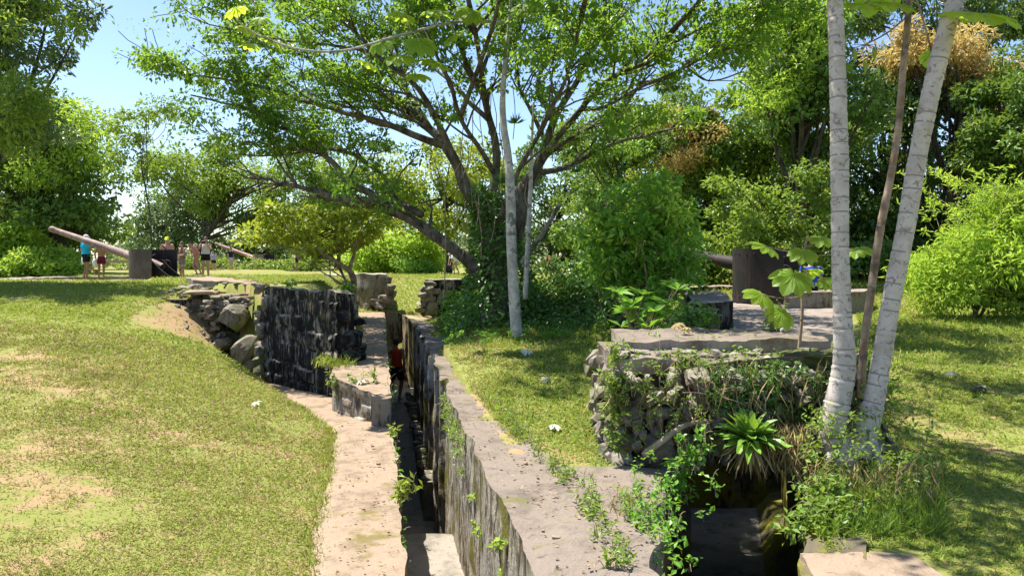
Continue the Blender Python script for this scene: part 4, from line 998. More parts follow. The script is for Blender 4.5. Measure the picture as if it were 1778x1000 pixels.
for p,s in pts:
    px=CX+FPX*p[0]/p[1]; py=HY-FPX*p[2]/p[1]
    keep=1.0
    if py>262: keep=.30            # few leaves near the low bough
    if 640<px<1030 and 95<py<330: keep=.66     # open middle of the crown, limbs show
    if 1090<px<1300 and 118<py<185: keep=.12   # the gap of sky at the right
    if px<560 and py<95 and px<300: keep=.5
    if rng.uniform()>keep: continue
    r=rng.uniform(.22,.60)*s
    clump(mb,rng,p-B0,(r,r,r*.38),int(rng.uniform(40,120)*s),rng.uniform(.09,.14),.52,up=.9,shell=.15)
# lower leaves on the low bough and inner epiphytes
for _ in range(30):
    i=rng.integers(2,len(limbs)); P=limbs[i][0]; u=rng.uniform(.05,.5); j=int(u*(len(P)-1)); q=lerp(P[j],P[j+1],rng.uniform())
    clump(mb,rng,q-B0,(.14,.14,.16),26,.12,.35,up=.2,shell=.2)
mb.build('crown',M['leaf_main'],mt)
# ivy over the trunk
mb=MB(); n=5200
tz=rng.uniform(0,1,n)**1.25; py=600-tz*265; cx=np.interp(py,[335,400,450,520,600],[842,855,866,868,866])
wd=np.interp(py,[335,400,460,520,600],[20,30,46,66,92]); a=rng.uniform(0,2*math.pi,n)
P=np.array([at(cx[i]+math.cos(a[i])*wd[i],py[i],TD-math.sin(a[i])*wd[i]/FPX*TD*.9) for i in range(n)])
P+=rng.normal(size=(n,3))*.05
Dn=unit(np.stack([np.cos(a),-np.sin(a),np.full(n,-.4)],1)+rdir(rng,n)*.7); Nn=unit(np.stack([np.cos(a),-np.sin(a),np.full(n,.5)],1)+rdir(rng,n)*.5)
leaf_quads(mb,P-B0,Dn,Nn,rng.uniform(.07,.13,n),rng.uniform(.05,.085,n))
mb.build('ivy',M['leaf_ivy'],mt)
# bromeliads in the fork and hanging strands
for (px,py,d,s) in [(868,320,14.3,.34),(848,345,14.2,.25),(880,355,14.3,.28),(650,262,13.4,.2),(700,225,14.6,.18),(935,170,15,.22),(895,215,14.2,.22),(835,335,14.2,.3),(1000,300,15.3,.2)]:
    mb=MB(); c=at(px,py,d)-B0; n=46; dd=rdir(rng,n); dd[:,2]=np.abs(dd[:,2])+.25; leaf_quads(mb,np.repeat(c[None],n,0),dd,unit(np.cross(dd,rdir(rng,n))+np.array([0,0,.6])),s*rng.uniform(.6,1.2,n),s*.12,fold=-.1); mb.build('bromeliad',M['leaf_ivy'],mt)
mb=MB()
for _ in range(26):
    px=rng.uniform(790,960); py=rng.uniform(120,380); p=at(px,py,14.2+rng.uniform(-.5,.8))-B0; L=rng.uniform(.4,1.3)
    add_tube(mb,smooth_path([p,p+[rng.normal()*.04,0,-L*.5],p+[rng.normal()*.08,0,-L]],6),.008,4,cap=False)
p=at(772,320,13.5)-B0; add_tube(mb,smooth_path([p,p+[.02,0,-1.2],p+[-.02,0,-2.2]],8),.010,5,cap=False)
mb.build('hanging_vine',M['root'],mt)
# ---------------------------------------------------------------- forest trees and shrubs
def px_tree(name,label,cat,d,foot,ells,leaf,L,n_leaf,nclump,mat,bark='bark',dr=1.6,trunk_r=.18,seed=0,group=None,cr=(.55,1.0),flat=.7,up=.5,multi=1,shell=.5,extra=(),lw=.5):
    """ells: crown lobes (px,py,rx,ry) in the photograph, at depth d and dr metres deep either way"""
    rg=np.random.default_rng(1000+seed)
    f=at(foot[0],foot[1],d); f[2]=float(H(f[0],f[1],False)) if abs(f[1])<60 and cat!='x' else f[2]
    t=thing(name,label,cat,f,0,group); B=np.array(f)
    A=np.array([e[2]*e[3] for e in ells],float); A/=A.sum(); C=[]
    for k in range(nclump):
        e=ells[rg.choice(len(ells),p=A)]; u=rdir(rg,1)[0]*rg.uniform(.25,1)**.5
        dd=d+u[1]*dr; sc_=.86*(1.0 if rg.uniform()<.82 else rg.uniform(1.1,1.4)); px=e[0]+u[0]*e[2]*sc_; py=e[1]-u[2]*e[3]*sc_; C.append(at(px,py,d)+np.array([0,dd-d,0]))
    C=np.array(C); mb=MB(); per=n_leaf//nclump
    for c in C:
        r=rg.uniform(*cr); clump(mb,rg,c-B,(r*rg.uniform(.7,1.3),r*rg.uniform(.7,1.3),r*flat*rg.uniform(.6,1.2)),int(per*rg.uniform(.35,1.65)),L*rg.uniform(.72,1.25),lw,up=up,shell=shell*.6)
    mb.build('crown' if cat=='tree' else 'foliage',M[leaf],t)
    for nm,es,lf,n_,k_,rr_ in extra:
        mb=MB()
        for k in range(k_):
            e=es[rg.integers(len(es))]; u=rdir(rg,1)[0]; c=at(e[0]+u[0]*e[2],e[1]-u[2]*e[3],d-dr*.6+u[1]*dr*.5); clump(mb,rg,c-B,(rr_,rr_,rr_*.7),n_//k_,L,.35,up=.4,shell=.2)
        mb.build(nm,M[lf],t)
    mb=MB(); top=C.mean(0)-B
    for m in range(multi):
        off=np.array([rg.normal()*.25*(multi>1),rg.normal()*.2*(multi>1),-.1]); pth=smooth_path([off,top*[.25,.25,.35]+[rg.normal()*.2,0,0],top*[.8,.8,.75],top],14)
        add_tube(mb,pth,np.linspace(trunk_r,trunk_r*.35,14),9,rough=.15,seed=seed)
        for c in C[rg.permutation(len(C))[:max(5,len(C)//(3*multi))]]:
            j=rg.integers(4,12); a=pth[j]; b=c-B; mid=(a+b)/2+rg.normal(size=3)*.25-np.array([0,0,.15])
            add_tube(mb,smooth_path([a,mid,b],7),np.linspace(trunk_r*.38,.015,7),5,cap=False)
    mb.build('trunk' if cat=='tree' else 'stem',M[bark],t,smooth=True)
    return t
G='forest trees round the clearing'
def T(*a,**k): return px_tree('forest_tree',a[0],'tree',*a[1:],group=G,**k)
# left edge
T('tall bluish leaved tree leaning over the clearing with its top out of frame',20.5,(-60,480),[(0,90,115,110),(-30,-40,190,90),(30,200,80,70),(-120,150,150,200)],'leaf_blue',.20,23000,130,'x',seed=1,trunk_r=.25,dr=2.2,cr=(.36,.85),shell=.25,extra=[('sunlit_tone_leaves',[(40,60,90,90),(10,190,60,60)],'leaf_light',3600,40,.5)])  # paler clumps give the crown a sunlit side by leaf colour
T('bushy dark tree under the tall bluish tree, bright sky at its edge',39,(105,480),[(90,280,125,125),(150,235,70,65),(120,370,95,60),(0,300,110,130)],'leaf_mid',.30,19000,100,'x',seed=2,trunk_r=.4,dr=3.2,cr=(.6,1.4),shell=.3,extra=[('sunlit_tone_leaves',[(60,250,80,70),(130,230,60,40),(110,300,50,50),(20,300,60,60)],'leaf_lime',3600,44,.8)])  # lime clumps paint sunlight on the bushy crown
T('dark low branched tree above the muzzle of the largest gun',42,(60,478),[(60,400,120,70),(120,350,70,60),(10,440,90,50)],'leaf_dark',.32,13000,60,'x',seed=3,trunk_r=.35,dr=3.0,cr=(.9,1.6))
T('thin pale leaved young tree reaching into the gap of sky',33,(262,470),[(235,220,60,40),(285,190,50,30),(225,290,40,40)],'leaf_light',.17,3200,40,'x',seed=4,trunk_r=.035,dr=1.0,bark='bark',cr=(.35,.7))
# centre left, beyond the guns
T('wide yellow green tree with long bare boughs beyond the guns',66,(330,468),[(330,275,110,45),(430,295,120,60),(270,300,60,40),(400,340,110,40),(540,320,100,50)],'leaf_light',.36,19000,90,'x',seed=5,trunk_r=.35,dr=4,cr=(.9,2.0))
T('blue green shady tree behind the people at the largest gun',72,(300,468),[(300,390,75,60),(350,350,70,45),(250,420,50,45)],'leaf_blue',.38,11000,60,'x',seed=6,dr=3,cr=(1.0,2.0))
T('dark rounded tree behind the far pinkish gun',76,(420,468),[(430,410,80,55),(500,440,80,35),(380,440,50,35),(560,420,80,50)],'leaf_dark',.34,11000,50,'x',seed=7,dr=3,cr=(.9,1.6))
T('brownish green tree between the wide yellow green tree and the big one',68,(600,468),[(560,390,110,60),(640,340,110,70),(700,380,80,60),(480,380,70,40)],'leaf_mid',.36,17000,80,'x',seed=8,dr=3,cr=(.9,1.8))
T('sunlit yellow green tree seen through the fork of the big trunk',36,(780,470),[(760,360,75,90),(800,290,70,70),(720,300,60,60),(830,390,50,60)],'leaf_yellow',.22,11000,60,'x',seed=9,dr=2,cr=(.5,1.0))
T('light green tree standing behind the middle of the spreading crown',46,(950,470),[(960,290,90,70),(1040,260,80,80),(900,320,70,70),(1010,350,90,60)],'leaf_mid',.27,15000,65,'x',seed=10,dr=2.5,cr=(.7,1.3))
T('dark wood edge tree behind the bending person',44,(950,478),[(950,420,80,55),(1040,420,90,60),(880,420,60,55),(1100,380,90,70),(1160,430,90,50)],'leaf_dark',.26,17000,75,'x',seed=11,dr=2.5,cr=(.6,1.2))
# right hand forest
T('rusty leaved tree below the gap of sky',27,(1190,490),[(1190,215,75,45),(1230,280,110,70),(1140,250,60,40),(1180,330,80,50)],'leaf_mid',.20,14000,70,'x',seed=12,dr=1.8,cr=(.4,.9),shell=.3,extra=[('new_leaves',[(1185,200,36,18),(1225,240,50,24),(1195,278,36,16)],'leaf_brown',2400,22,.45),('sunlit_tone_leaves',[(1130,200,40,20),(1260,290,50,40),(1160,300,60,40)],'leaf_yellow',2600,26,.45)])  # yellow clumps put sunlight into the leaf colour; the brown ones are new leaves
T('large leaved dark tree behind the bright bush',30,(1110,490),[(1110,300,90,80),(1060,240,90,60),(1150,390,100,80),(1010,380,60,70)],'leaf_mid',.22,15000,70,'x',seed=13,dr=2,cr=(.6,1.1))
T('tall deep green tree beside the gap of sky, top out of frame',23,(1390,500),[(1370,90,85,110),(1400,-30,130,80),(1340,190,60,60),(1430,200,90,100)],'leaf_mid',.18,24000,120,'x',seed=14,dr=1.9,trunk_r=.28,cr=(.35,.8),shell=.3,extra=[('sunlit_tone_leaves',[(1360,60,60,80),(1410,20,50,60),(1330,150,40,40),(1420,120,40,60)],'leaf_lime',5200,52,.42)])  # lime clumps stand for sunlight on the deep green crown
T('sunlit round topped tree at the foot of the sky gap',26,(1300,500),[(1310,215,85,50),(1380,240,90,60),(1290,290,90,60)],'leaf_light',.19,11000,55,'x',seed=15,dr=1.6,cr=(.45,.85))
T('shaded understorey tree behind the third gun',29,(1300,500),[(1320,370,120,70),(1240,420,80,50),(1400,330,90,90),(1420,420,80,60)],'leaf_mid',.2,16000,70,'x',seed=16,dr=1.8,cr=(.5,.9))
T('vine draped black green tree between the pale trunks',27,(1530,500),[(1530,250,110,130),(1560,400,110,90),(1480,380,80,90),(1600,150,90,100)],'leaf_dark',.20,30000,140,'x',seed=17,dr=1.8,trunk_r=.3,cr=(.5,.95))
T('golden brown crowned tree high behind the leaning pale trunk',25,(1660,500),[(1640,100,90,50),(1700,140,80,60),(1590,80,60,40),(1735,190,60,50)],'leaf_brown',.24,9500,95,'x',seed=18,dr=1.7,cr=(.25,.6),shell=.2,lw=.3)
T('bright green tree directly under the golden brown crown',23,(1740,500),[(1740,190,70,70),(1790,150,70,70),(1720,260,60,50),(1800,280,80,90)],'leaf_mid',.18,14000,65,'x',seed=19,dr=1.6,cr=(.4,.8))
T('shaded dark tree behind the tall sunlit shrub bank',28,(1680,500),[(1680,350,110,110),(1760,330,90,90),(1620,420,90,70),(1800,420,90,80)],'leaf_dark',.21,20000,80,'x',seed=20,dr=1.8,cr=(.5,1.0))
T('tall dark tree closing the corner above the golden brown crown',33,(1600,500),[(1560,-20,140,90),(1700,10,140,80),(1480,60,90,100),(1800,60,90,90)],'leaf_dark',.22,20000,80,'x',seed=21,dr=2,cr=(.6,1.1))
T('mid green tree filling the canopy beside the leaning bough end',28,(1210,490),[(1250,420,70,60),(1180,160,50,30),(1240,330,60,60)],'leaf_mid',.2,7000,40,'x',seed=22,dr=1.5,cr=(.45,.8))
# far wood seen between the trees
rgf=np.random.default_rng(4); mb=MB()
for k in range(420):
    px=rgf.uniform(-300,1900); d=rgf.uniform(85,130); gap=np.exp(-((px-185)/45)**2)
    py=rgf.uniform(395+40*gap,462); r=rgf.uniform(1.6,3.4); clump(mb,rgf,at(px,py,d),(r,r,r*.8),75,.75,.55)
mb.build('far_wood',M['leaf_blue'])['kind']='stuff'
# small trees and shrubs with their own look
t=px_tree('small_tree','crooked little tree with broad yellow green leaves above the grey broken wall','tree',20.2,(607,545),[(520,385,85,32),(600,400,70,30),(560,420,90,26),(470,405,45,16),(640,375,60,24),(610,362,70,16),(680,398,34,18),(450,420,24,14)],'leaf_yellow',.20,4600,90,'x',seed=30,trunk_r=.05,dr=1.3,cr=(.2,.5),flat=.38,up=1.0,bark='bark_red')
mb=MB(); Bt=np.array(t.location)
add_tube(mb,smooth_path([at(604,552,20.6),at(612,515,20.4),at(614,485,20.2),at(604,468,20),at(585,455,19.8),at(560,440,19.7),at(545,425,19.7)],26)-Bt,np.linspace(.11,.035,26),10,rough=.15)
add_tube(mb,smooth_path([at(606,470,20),at(614,445,20.2),at(622,415,20.4),at(630,385,20.6)],14)-Bt,np.linspace(.06,.02,14),8)
mb.build('crooked_trunk',M['bark_red'],t,smooth=True)
mb_=px_tree('bush','bright green leafy bush growing beside the tunnel block and dark parapet','bush',12.6,(1110,560),[(1095,400,80,50),(1135,335,34,36),(1075,460,70,44),(1160,430,46,50),(1060,340,22,26),(1110,500,70,40),(1185,470,34,46),(1185,360,20,26),(1025,410,24,30),(1150,385,40,30)],'leaf_fresh',.135,6800,150,'x',seed=31,trunk_r=.03,dr=.9,cr=(.10,.36),flat=.8,shell=.1,extra=[('sunlit_tint_leaves',[(1150,350,40,40),(1180,420,30,50),(1090,380,60,40),(1060,430,40,40)],'leaf_lime',900,30,.22)],multi=5,bark='root')  # lime clumps put a sunlit tint into the bush's leaf colour
px_tree('bush','pale flowering-looking bush by the white trunk and fallen branch','bush',15.5,(985,560),[(980,500,60,45),(1040,510,60,45),(930,530,50,40),(1020,460,30,30)],'leaf_ivy',.10,6500,65,'x',seed=32,trunk_r=.02,dr=.9,cr=(.22,.4),multi=4)
px_tree('shrub','lime green shrub mound behind the grass ramp','shrub',38,(690,472),[(690,440,85,34),(640,455,50,22),(750,450,50,26),(710,420,50,22)],'leaf_lime',.22,14000,80,'x',seed=33,trunk_r=.04,dr=1.6,cr=(.5,.9),multi=4)
px_tree('shrub','dark leafy patch in front of the lime shrub mound','shrub',35,(705,474),[(708,460,20,13),(735,466,18,8)],'leaf_fresh',.18,1300,12,'x',seed=34,trunk_r=.03,dr=.4,cr=(.3,.5),multi=3)
px_tree('shrub','feathery light green shrub bank by the muzzle of the largest gun','shrub',36,(60,485),[(60,455,70,32),(-10,440,80,50),(110,468,30,16),(20,420,30,30)],'leaf_lime',.23,15000,90,'x',seed=35,trunk_r=.04,dr=1.6,cr=(.45,.9),multi=4)
px_tree('shrub','low green hedge bushes behind the far gun','shrub',56,(360,470),[(360,458,60,10),(560,458,70,14),(250,455,40,14),(440,460,60,8)],'leaf_light',.26,5000,50,'x',seed=36,trunk_r=.04,dr=1.5,cr=(.4,.8),multi=4)
sb_=px_tree('shrub','tall sunlit yellow green shrub bank with arching sprays','shrub',14.2,(1700,540),[(1700,460,110,80),(1790,420,110,110),(1640,490,60,50),(1740,380,60,50),(1770,330,40,35),(1610,470,30,22),(1830,500,90,70)],'leaf_lime',.125,36000,240,'x',seed=37,trunk_r=.03,dr=1.2,cr=(.16,.48),flat=.75,multi=6,shell=.15,lw=.30)
mb=MB(); sm2=MB(); Bs=np.array(mb_.location)
for k in range(60):
    a=at(rng.uniform(1050,1180),rng.uniform(330,500),12.3+rng.uniform(-.6,.5)); dd=np.array([rng.normal()*.5,rng.normal()*.4-.2,rng.uniform(.1,.9)])*.8; q=smooth_path([a,a+dd*.35,a+dd*.6+np.array([dd[0]*.2,0,-.05])],12)
    add_tube(sm2,q-Bs,np.linspace(.008,.002,12),4,cap=False); n=22; j=rng.integers(2,12,n); dv=unit(dd*.5+rdir(rng,n)*.9); leaf_quads(mb,q[j]-Bs,dv,unit(np.array([0,-.2,1.])+rdir(rng,n)*.5),rng.uniform(.10,.18,n),rng.uniform(.05,.085,n))
mb.build('spray',M['leaf_fresh'],mb_); sm2.build('twig',M['root'],mb_)
mb=MB(); sm2=MB(); Bs=np.array(sb_.location)
for k in range(46):
    a=at(rng.uniform(1600,1800),rng.uniform(330,500),13.6+rng.uniform(-.6,.6)); dd=np.array([rng.normal()*.5-.25,rng.normal()*.4-.2,rng.uniform(.4,1)]); q=smooth_path([a,a+dd*.35,a+dd*.6+np.array([dd[0]*.3,0,-.08])],12)
    add_tube(sm2,q-Bs,np.linspace(.008,.002,12),4,cap=False); n=34; j=rng.integers(2,12,n); dv=unit(dd*.7+rdir(rng,n)*.8); leaf_quads(mb,q[j]-Bs,dv,unit(np.array([0,0,1.])+rdir(rng,n)*.5),rng.uniform(.08,.15,n),.032)
mb.build('spray',M['leaf_lime'],sb_); sm2.build('twig',M['root'],sb_)
px_tree('shrub','sunlit low bush behind the barrel of the shaded gun','shrub',22,(1240,500),[(1240,445,60,40),(1190,450,40,40),(1290,430,40,30),(1210,480,50,18)],'leaf_light',.16,7500,60,'x',seed=38,trunk_r=.03,dr=1.0,cr=(.3,.55),multi=4)
px_tree('shrub','loose light green understorey in front of the dark trunks behind the third gun','shrub',20.5,(1330,500),[(1330,370,60,60),(1390,400,60,50),(1270,390,40,40),(1420,330,40,60),(1340,440,80,30),(1250,330,30,30)],'leaf_light',.16,8500,90,'x',seed=41,trunk_r=.03,dr=1.2,cr=(.2,.5),multi=5)
px_tree('shrub','fern like brownish shrub beside the vine draped tree','shrub',25,(1400,500),[(1410,370,36,50),(1390,420,40,40)],'leaf_rust',.18,3000,25,'x',seed=39,trunk_r=.03,dr=.8,cr=(.35,.6),multi=3)
px_tree('shrub','shady low shrubs along the wood behind the seated person','shrub',23,(1450,500),[(1440,470,90,26),(1540,480,60,22),(1500,440,60,30)],'leaf_mid',.16,7000,50,'x',seed=40,trunk_r=.03,dr=1.0,cr=(.3,.55),multi=4)
# thin trunks
def stem(name,label,pts,r,mat,rough=.08,n=40,cat='tree',k=12,group=None,crown=None):
    P=np.array([at(*p) for p in pts]); B=P[0]; t=thing(name,label,cat,B,0,group); mb=MB()
    Q=smooth_path(P,n); add_tube(mb,Q-B,np.interp(np.linspace(0,1,n),np.linspace(0,1,len(r)),r),k,rough=rough,seed=len(label)); mb.build('trunk',M[mat],t,smooth=True)
    return t,B,Q
t,B,Q=stem('slender_tree','slender white trunked tree standing on the lawn in front of the ivy covered trunk',[(899,604,12.6),(893,520,12.6),(888,420,12.6),(886,330,12.6),(882,270,12.65),(874,215,12.7),(873,165,12.8),(879,90,12.9),(886,20,13),(888,-60,13)],[.10,.095,.09,.08,.07,.06,.05,.04,.03,.02],'bark_pale')
slender=(t,B,Q)
t,B,Q=stem('slender_tree','thin grey sapling trunk close behind the white trunk',[(912,520,13.6),(916,430,13.6),(921,330,13.6),(923,260,13.6),(926,180,13.7)],[.05,.045,.04,.03,.02],'bark_pale')
mb=MB()
for _ in range(6): clump(mb,rng,Q[-1]-B+rng.normal(size=3)*[.3,.3,.2],(.25,.25,.15),40,.12,.5)
mb.build('crown',M['leaf_main'],t)
t,B,Q=stem('forest_tree','pale barked trunk at the wood edge near the bending person',[(1018,482,36),(1017,440,36),(1018,400,36),(1022,330,36)],[.28,.23,.21,.18],'bark_grey',group=G)
mb=MB()
for _ in range(14): clump(mb,rng,Q[-1]-B+rng.normal(size=3)*[1,1,.7],(.8,.8,.5),110,.24,.5)
mb.build('crown',M['leaf_mid'],t)
t,B,Q=stem('dead_branch','bare fallen branch leaning across behind the white trunk',[(905,458,14),(925,430,14),(945,400,14.1),(962,372,14.2),(972,352,14.2)],[.055,.05,.04,.04,.03],'bark_grey',cat='branch')
mb=MB()
for a,b in (((962,372,14.2),(952,352,14.1)),((955,385,14.1),(978,378,14.0)),((945,400,14.1),(938,380,14.1)),((952,352,14.1),(944,350,14.1))): add_tube(mb,[at(*a)-B,at(*b)-B],[.018,.008],6)
mb.build('twig',M['bark_grey'],t,smooth=True)
stem('pole','thin bare pole leaning against the wood edge trunk',[(995,500,22),(1002,470,22),(1008,445,22),(1013,425,22)],[.06,.045,.05,.03],'bark_grey',cat='pole')
# bench of planks by the first gun, and the plank near the bending person
def bench(label,loc,rz,L=2.4,h=.45,mat='wood'):
    t=thing('wooden_bench',label,'bench',loc,rz)
    mb=MB()
    box(mb,(-L/2,-.16,h-.05),(L/2,.16,h)); mb.build('seat',M[mat],t)
    for x in (-L/2+.2,L/2-.2):
        mb=MB(); box(mb,(x-.05,-.13,0),(x+.05,.13,h-.053)); mb.build('leg',M[mat],t)
    mb=MB(); box(mb,(-L/2,.17,h+.28),(L/2,.20,h+.42)); 
    for x in (-L/2+.2,L/2-.2): box(mb,(x-.03,.203,h-.1),(x+.03,.25,h+.42))
    mb.build('backrest',M[mat],t); return t
p=at(205,486,34); bench('plank bench behind the two people under the raised barrel',(p[0],p[1],-.78),R(185))
p=at(975,482,40); t=thing('wooden_bench','low plank seat near the bending person','bench',(p[0],p[1],-.72))
mb=MB(); box(mb,(-1.5,-.15,.10),(2.9,.15,.16)); mb.build('seat',M['wood'],t)
for x in (-1.1,.7,2.5):
    mb=MB(); box(mb,(x-.12,-.12,0),(x+.12,.12,.097)); mb.build('leg',M['wood'],t)
# ---------------------------------------------------------------- near plants
rng=np.random.default_rng(77)
def palm_leaf(mb,c,nrm,heading,r,lobes=9,mi=0,droop=.25,width=.30,gap=.0,rg=rng,ragged=0):
    """an umbrella leaf: oblong lobes round a centre"""
    nrm=unit(np.array(nrm,float)); hx=np.array(heading,float); hx=unit(hx-nrm*np.dot(hx,nrm)); hy=np.cross(nrm,hx)
    for k in range(lobes):
        a=(k-(lobes-1)/2)/lobes*2*math.pi*.93; L=r*(1-.28*abs(k-(lobes-1)/2)/(lobes/2))*rg.uniform(.92,1.06)*(rg.uniform(.5,1) if ragged else 1)
        d=hx*math.cos(a)+hy*math.sin(a); s=np.cross(nrm,d); w=L*width
        us=np.array([.06,.25,.5,.75,.92,1.0]); ws=np.array([.12,.45,.85,1.0,.65,.08])*w
        pts=[]
        for u,ww in zip(us,ws):
            base=np.array(c)+d*L*u-nrm*(droop*L*u*u)
            pts.append([base-s*ww+nrm*ww*.25,base-nrm*.0,base+s*ww+nrm*ww*.25])
        G=np.array(pts); mb.add(G.reshape(-1,3),grid_faces(len(us),3),mi)
def ringed(Q,r,seed,step=.13):
    """bark rings: a denser path with ridges"""
    L=np.concatenate([[0],np.cumsum(np.linalg.norm(np.diff(Q,axis=0),axis=1))]); n=int(L[-1]/.012); u=np.linspace(0,L[-1],n)
    P=np.stack([np.interp(u,L,Q[:,k]) for k in range(3)],1); rr=np.interp(u,L,r); rg=np.random.default_rng(seed); x=.05
    while x<L[-1]:
        rr=rr*(1+.075*np.exp(-((u-x)/.008)**2)-.03*np.exp(-((u-x-.018)/.012)**2)); x+=step*rg.uniform(.55,1.4)
    return P,rr
def scar_tube(mb,P,rr,k,seed,base):
    b=mb.n; V,F,Fc=tube(P,rr,k,rough=.07,seed=seed); sm_=np.convolve(rr,np.ones(25)/25,'same'); d0=(rr<sm_*.985)&(rr<=np.roll(rr,1))&(rr<=np.roll(rr,-1)); dark=d0[:-1]; mi=np.repeat(dark,k)&(fbm(np.stack([np.tile(np.arange(k)/k*5,len(P)-1),np.repeat(np.arange(len(P)-1)/9.,k),np.full(k*(len(P)-1),seed*.7)],1),seed,2)>-.12)
    mb.add(V,F[~mi],0); mb.more(F[mi],b,1); mb.more(Fc,b,0)
# three umbrella trees on the end of the block
tops=[]
def cecropia(label,pts,r,mat,seed,ring=True,k=20):
    P=np.array([at(*p) for p in pts]); B=P[0].copy(); t=thing('umbrella_tree',label,'tree',B); Q=smooth_path(P,60); rr=np.interp(np.linspace(0,1,60),np.linspace(0,1,len(r)),r)
    if ring: Q2,rr=ringed(Q,rr,seed)
    else: Q2=Q
    mb=MB(); scar_tube(mb,Q2-B,rr*.93,k,seed,B); mb.build('trunk',[M[mat],M['ring']],t,smooth=True); tops.append(Q[-1]); return t,B,Q
t1,B1,Q1=cecropia('upright ringed pale umbrella tree trunk on the end of the tunnel block',[(1462,800,5.55),(1446,745,5.55),(1456,690,5.55),(1466,630,5.55),(1463,550,5.55),(1459,440,5.55),(1458,300,5.58),(1455,150,5.62),(1450,0,5.68),(1444,-150,5.72),(1440,-300,5.76),(1438,-420,5.8)],[.135,.112,.102,.090,.073,.071,.070,.068,.062,.058,.05,.04],'bark_ring',1)
t2,B2,Q2=cecropia('thin reddish umbrella tree stem between the two thick pale trunks',[(1494,690,5.75),(1500,600,5.75),(1512,510,5.75),(1528,400,5.75),(1546,310,5.75),(1560,220,5.75),(1568,120,5.75),(1576,40,5.75),(1580,-30,5.75)],[.036,.034,.032,.033,.031,.029,.028,.027,.026],'bark_red',2,k=12)
t3,B3,Q3=cecropia('leaning pale umbrella tree trunk slanting over the lawn',[(1490,790,5.5),(1512,720,5.5),(1528,640,5.5),(1548,520,5.48),(1572,400,5.45),(1596,260,5.42),(1626,120,5.38),(1662,-10,5.34),(1705,-140,5.3),(1745,-260,5.25)],[.105,.086,.075,.070,.068,.068,.066,.063,.056,.045],'bark_ring',3)
mb=MB(); 
for a,b in (((1468,780,5.52),(1440,860,5.5)),((1486,790,5.5),(1500,870,5.45)),((1456,760,5.5),(1436,800,5.42)),((1508,740,5.5),(1545,850,5.4)),((1480,790,5.45),(1470,880,5.35))):
    A,Bq=at(*a),at(*b); add_tube(mb,smooth_path([A,(A+Bq)/2+rng.normal(size=3)*.03,Bq],8)-B1,np.linspace(.05,.02,8),8,rough=.2)
mb.build('root',M['bark_ring'],t1,smooth=True)
def top_leaves(t,B,top,n,r,seed,spread=.55):
    rg=np.random.default_rng(seed); pb=MB()
    for k in range(n):
        mb=MB(); a=k*2.4+rg.uniform(-.3,.3); el=rg.uniform(-.1,.55); d=np.array([math.cos(a)*math.cos(el),math.sin(a)*math.cos(el),math.sin(el)]); L=spread*rg.uniform(.7,1.2)
        c=top+d*L; add_tube(pb,smooth_path([top-B,top+d*L*.55+[0,0,.05]-B,c-B],6),.008,5); palm_leaf(mb,c-B,(d[0]*.35,d[1]*.35,.85),d,r*rg.uniform(.8,1.1),rg=rg); mb.build('leaf',M['leaf_cecropia'],t)
    pb.build('petiole',M['bark_red'],t,smooth=True)
# crown leaves of the slender white tree, with one long bare branch
t,B,Q=slender; pb=MB()
br=smooth_path([at(*p) for p in ((884,40,12.9),(800,38,12.6),(700,60,12.2),(600,88,11.8),(520,86,11.5),(450,62,11.3),(415,40,11.2))],30); add_tube(pb,br-B,np.linspace(.03,.012,30),6)
for px,py,d,r in [(410,15,11.1,.24),(432,78,11.2,.20),(452,32,11.1,.2),(428,50,11.3,.18),(468,70,11.4,.2),(690,98,12,.34),(728,72,12,.34),(662,72,12.1,.30),(760,108,12.2,.32),(722,130,12.1,.28),(790,60,12.3,.3),(640,110,12.2,.26),(820,20,12.6,.34),(700,25,12.1,.3),(760,20,12.4,.34),(910,10,12.8,.32),(850,60,12.9,.26)]:
    mb=MB(); c=at(px,py,d); j=int(np.argmin(np.linalg.norm(br-c,axis=1))); add_tube(pb,smooth_path([br[j]-B,(br[j]+c)/2+[0,0,.05]-B,c-B],6),.008,4); palm_leaf(mb,c-B,(rng.normal()*.3,-.35+rng.normal()*.25,.85),(rng.normal(),rng.normal(),-.2),r,9,droop=.4); mb.build('crown_leaf',M['leaf_cecropia'],t)
pb.build('branch',M['bark_pale'],t,smooth=True)
top_leaves(t1,B1,Q1[-1],12,.40,5); top_leaves(t3,B3,Q3[-1],12,.40,6)
pb=MB(); top=Q2[-1]
for (px,py,d,r,nx,hd) in [(1500,8,5.7,.22,(.1,-.35,.9),(-1,0,-.2)),(1550,6,5.6,.20,(.1,-.4,.8),(.2,-.8,0)),(1535,-22,5.9,.3,(0,.3,.9),(0,1,0)),(1618,92,5.55,.12,(-.6,-.4,.5),(-.3,0,-1)),(1625,-40,5.7,.3,(.2,-.2,.9),(1,0,0))]:
    mb=MB(); c=at(px,py,d); add_tube(pb,smooth_path([top-B2,(top+c)/2+[0,0,.04]-B2,c-B2],6),.007,5); palm_leaf(mb,c-B2,nx,hd,r,9); mb.build('leaf',M['leaf_cecropia'],t2)
mb=MB(); c=at(1692,24,5.2); add_tube(pb,[Q2[-2]-B2,c-B2],.007,5); palm_leaf(mb,c-B2,(.1,-.35,.93),(1,-.1,-.1),.32,9,width=.36)
mb.build('leaf',M['leaf_cecropia'],t2)
c=at(1503,78,5.6); add_tube(pb,smooth_path([at(1575,30,5.75)-B2,at(1540,58,5.66)-B2,c-B2],8),.006,5)
for k in range(10):
    a=k/10*2*math.pi; e=c+np.array([math.cos(a)*.11,0.03*math.sin(3*a),math.sin(a)*.06-.03]); add_tube(pb,[c-B2,e-B2],[.004,.002],4)
pb.build('petiole',M['bark_red'],t2,smooth=True)
mb=MB()
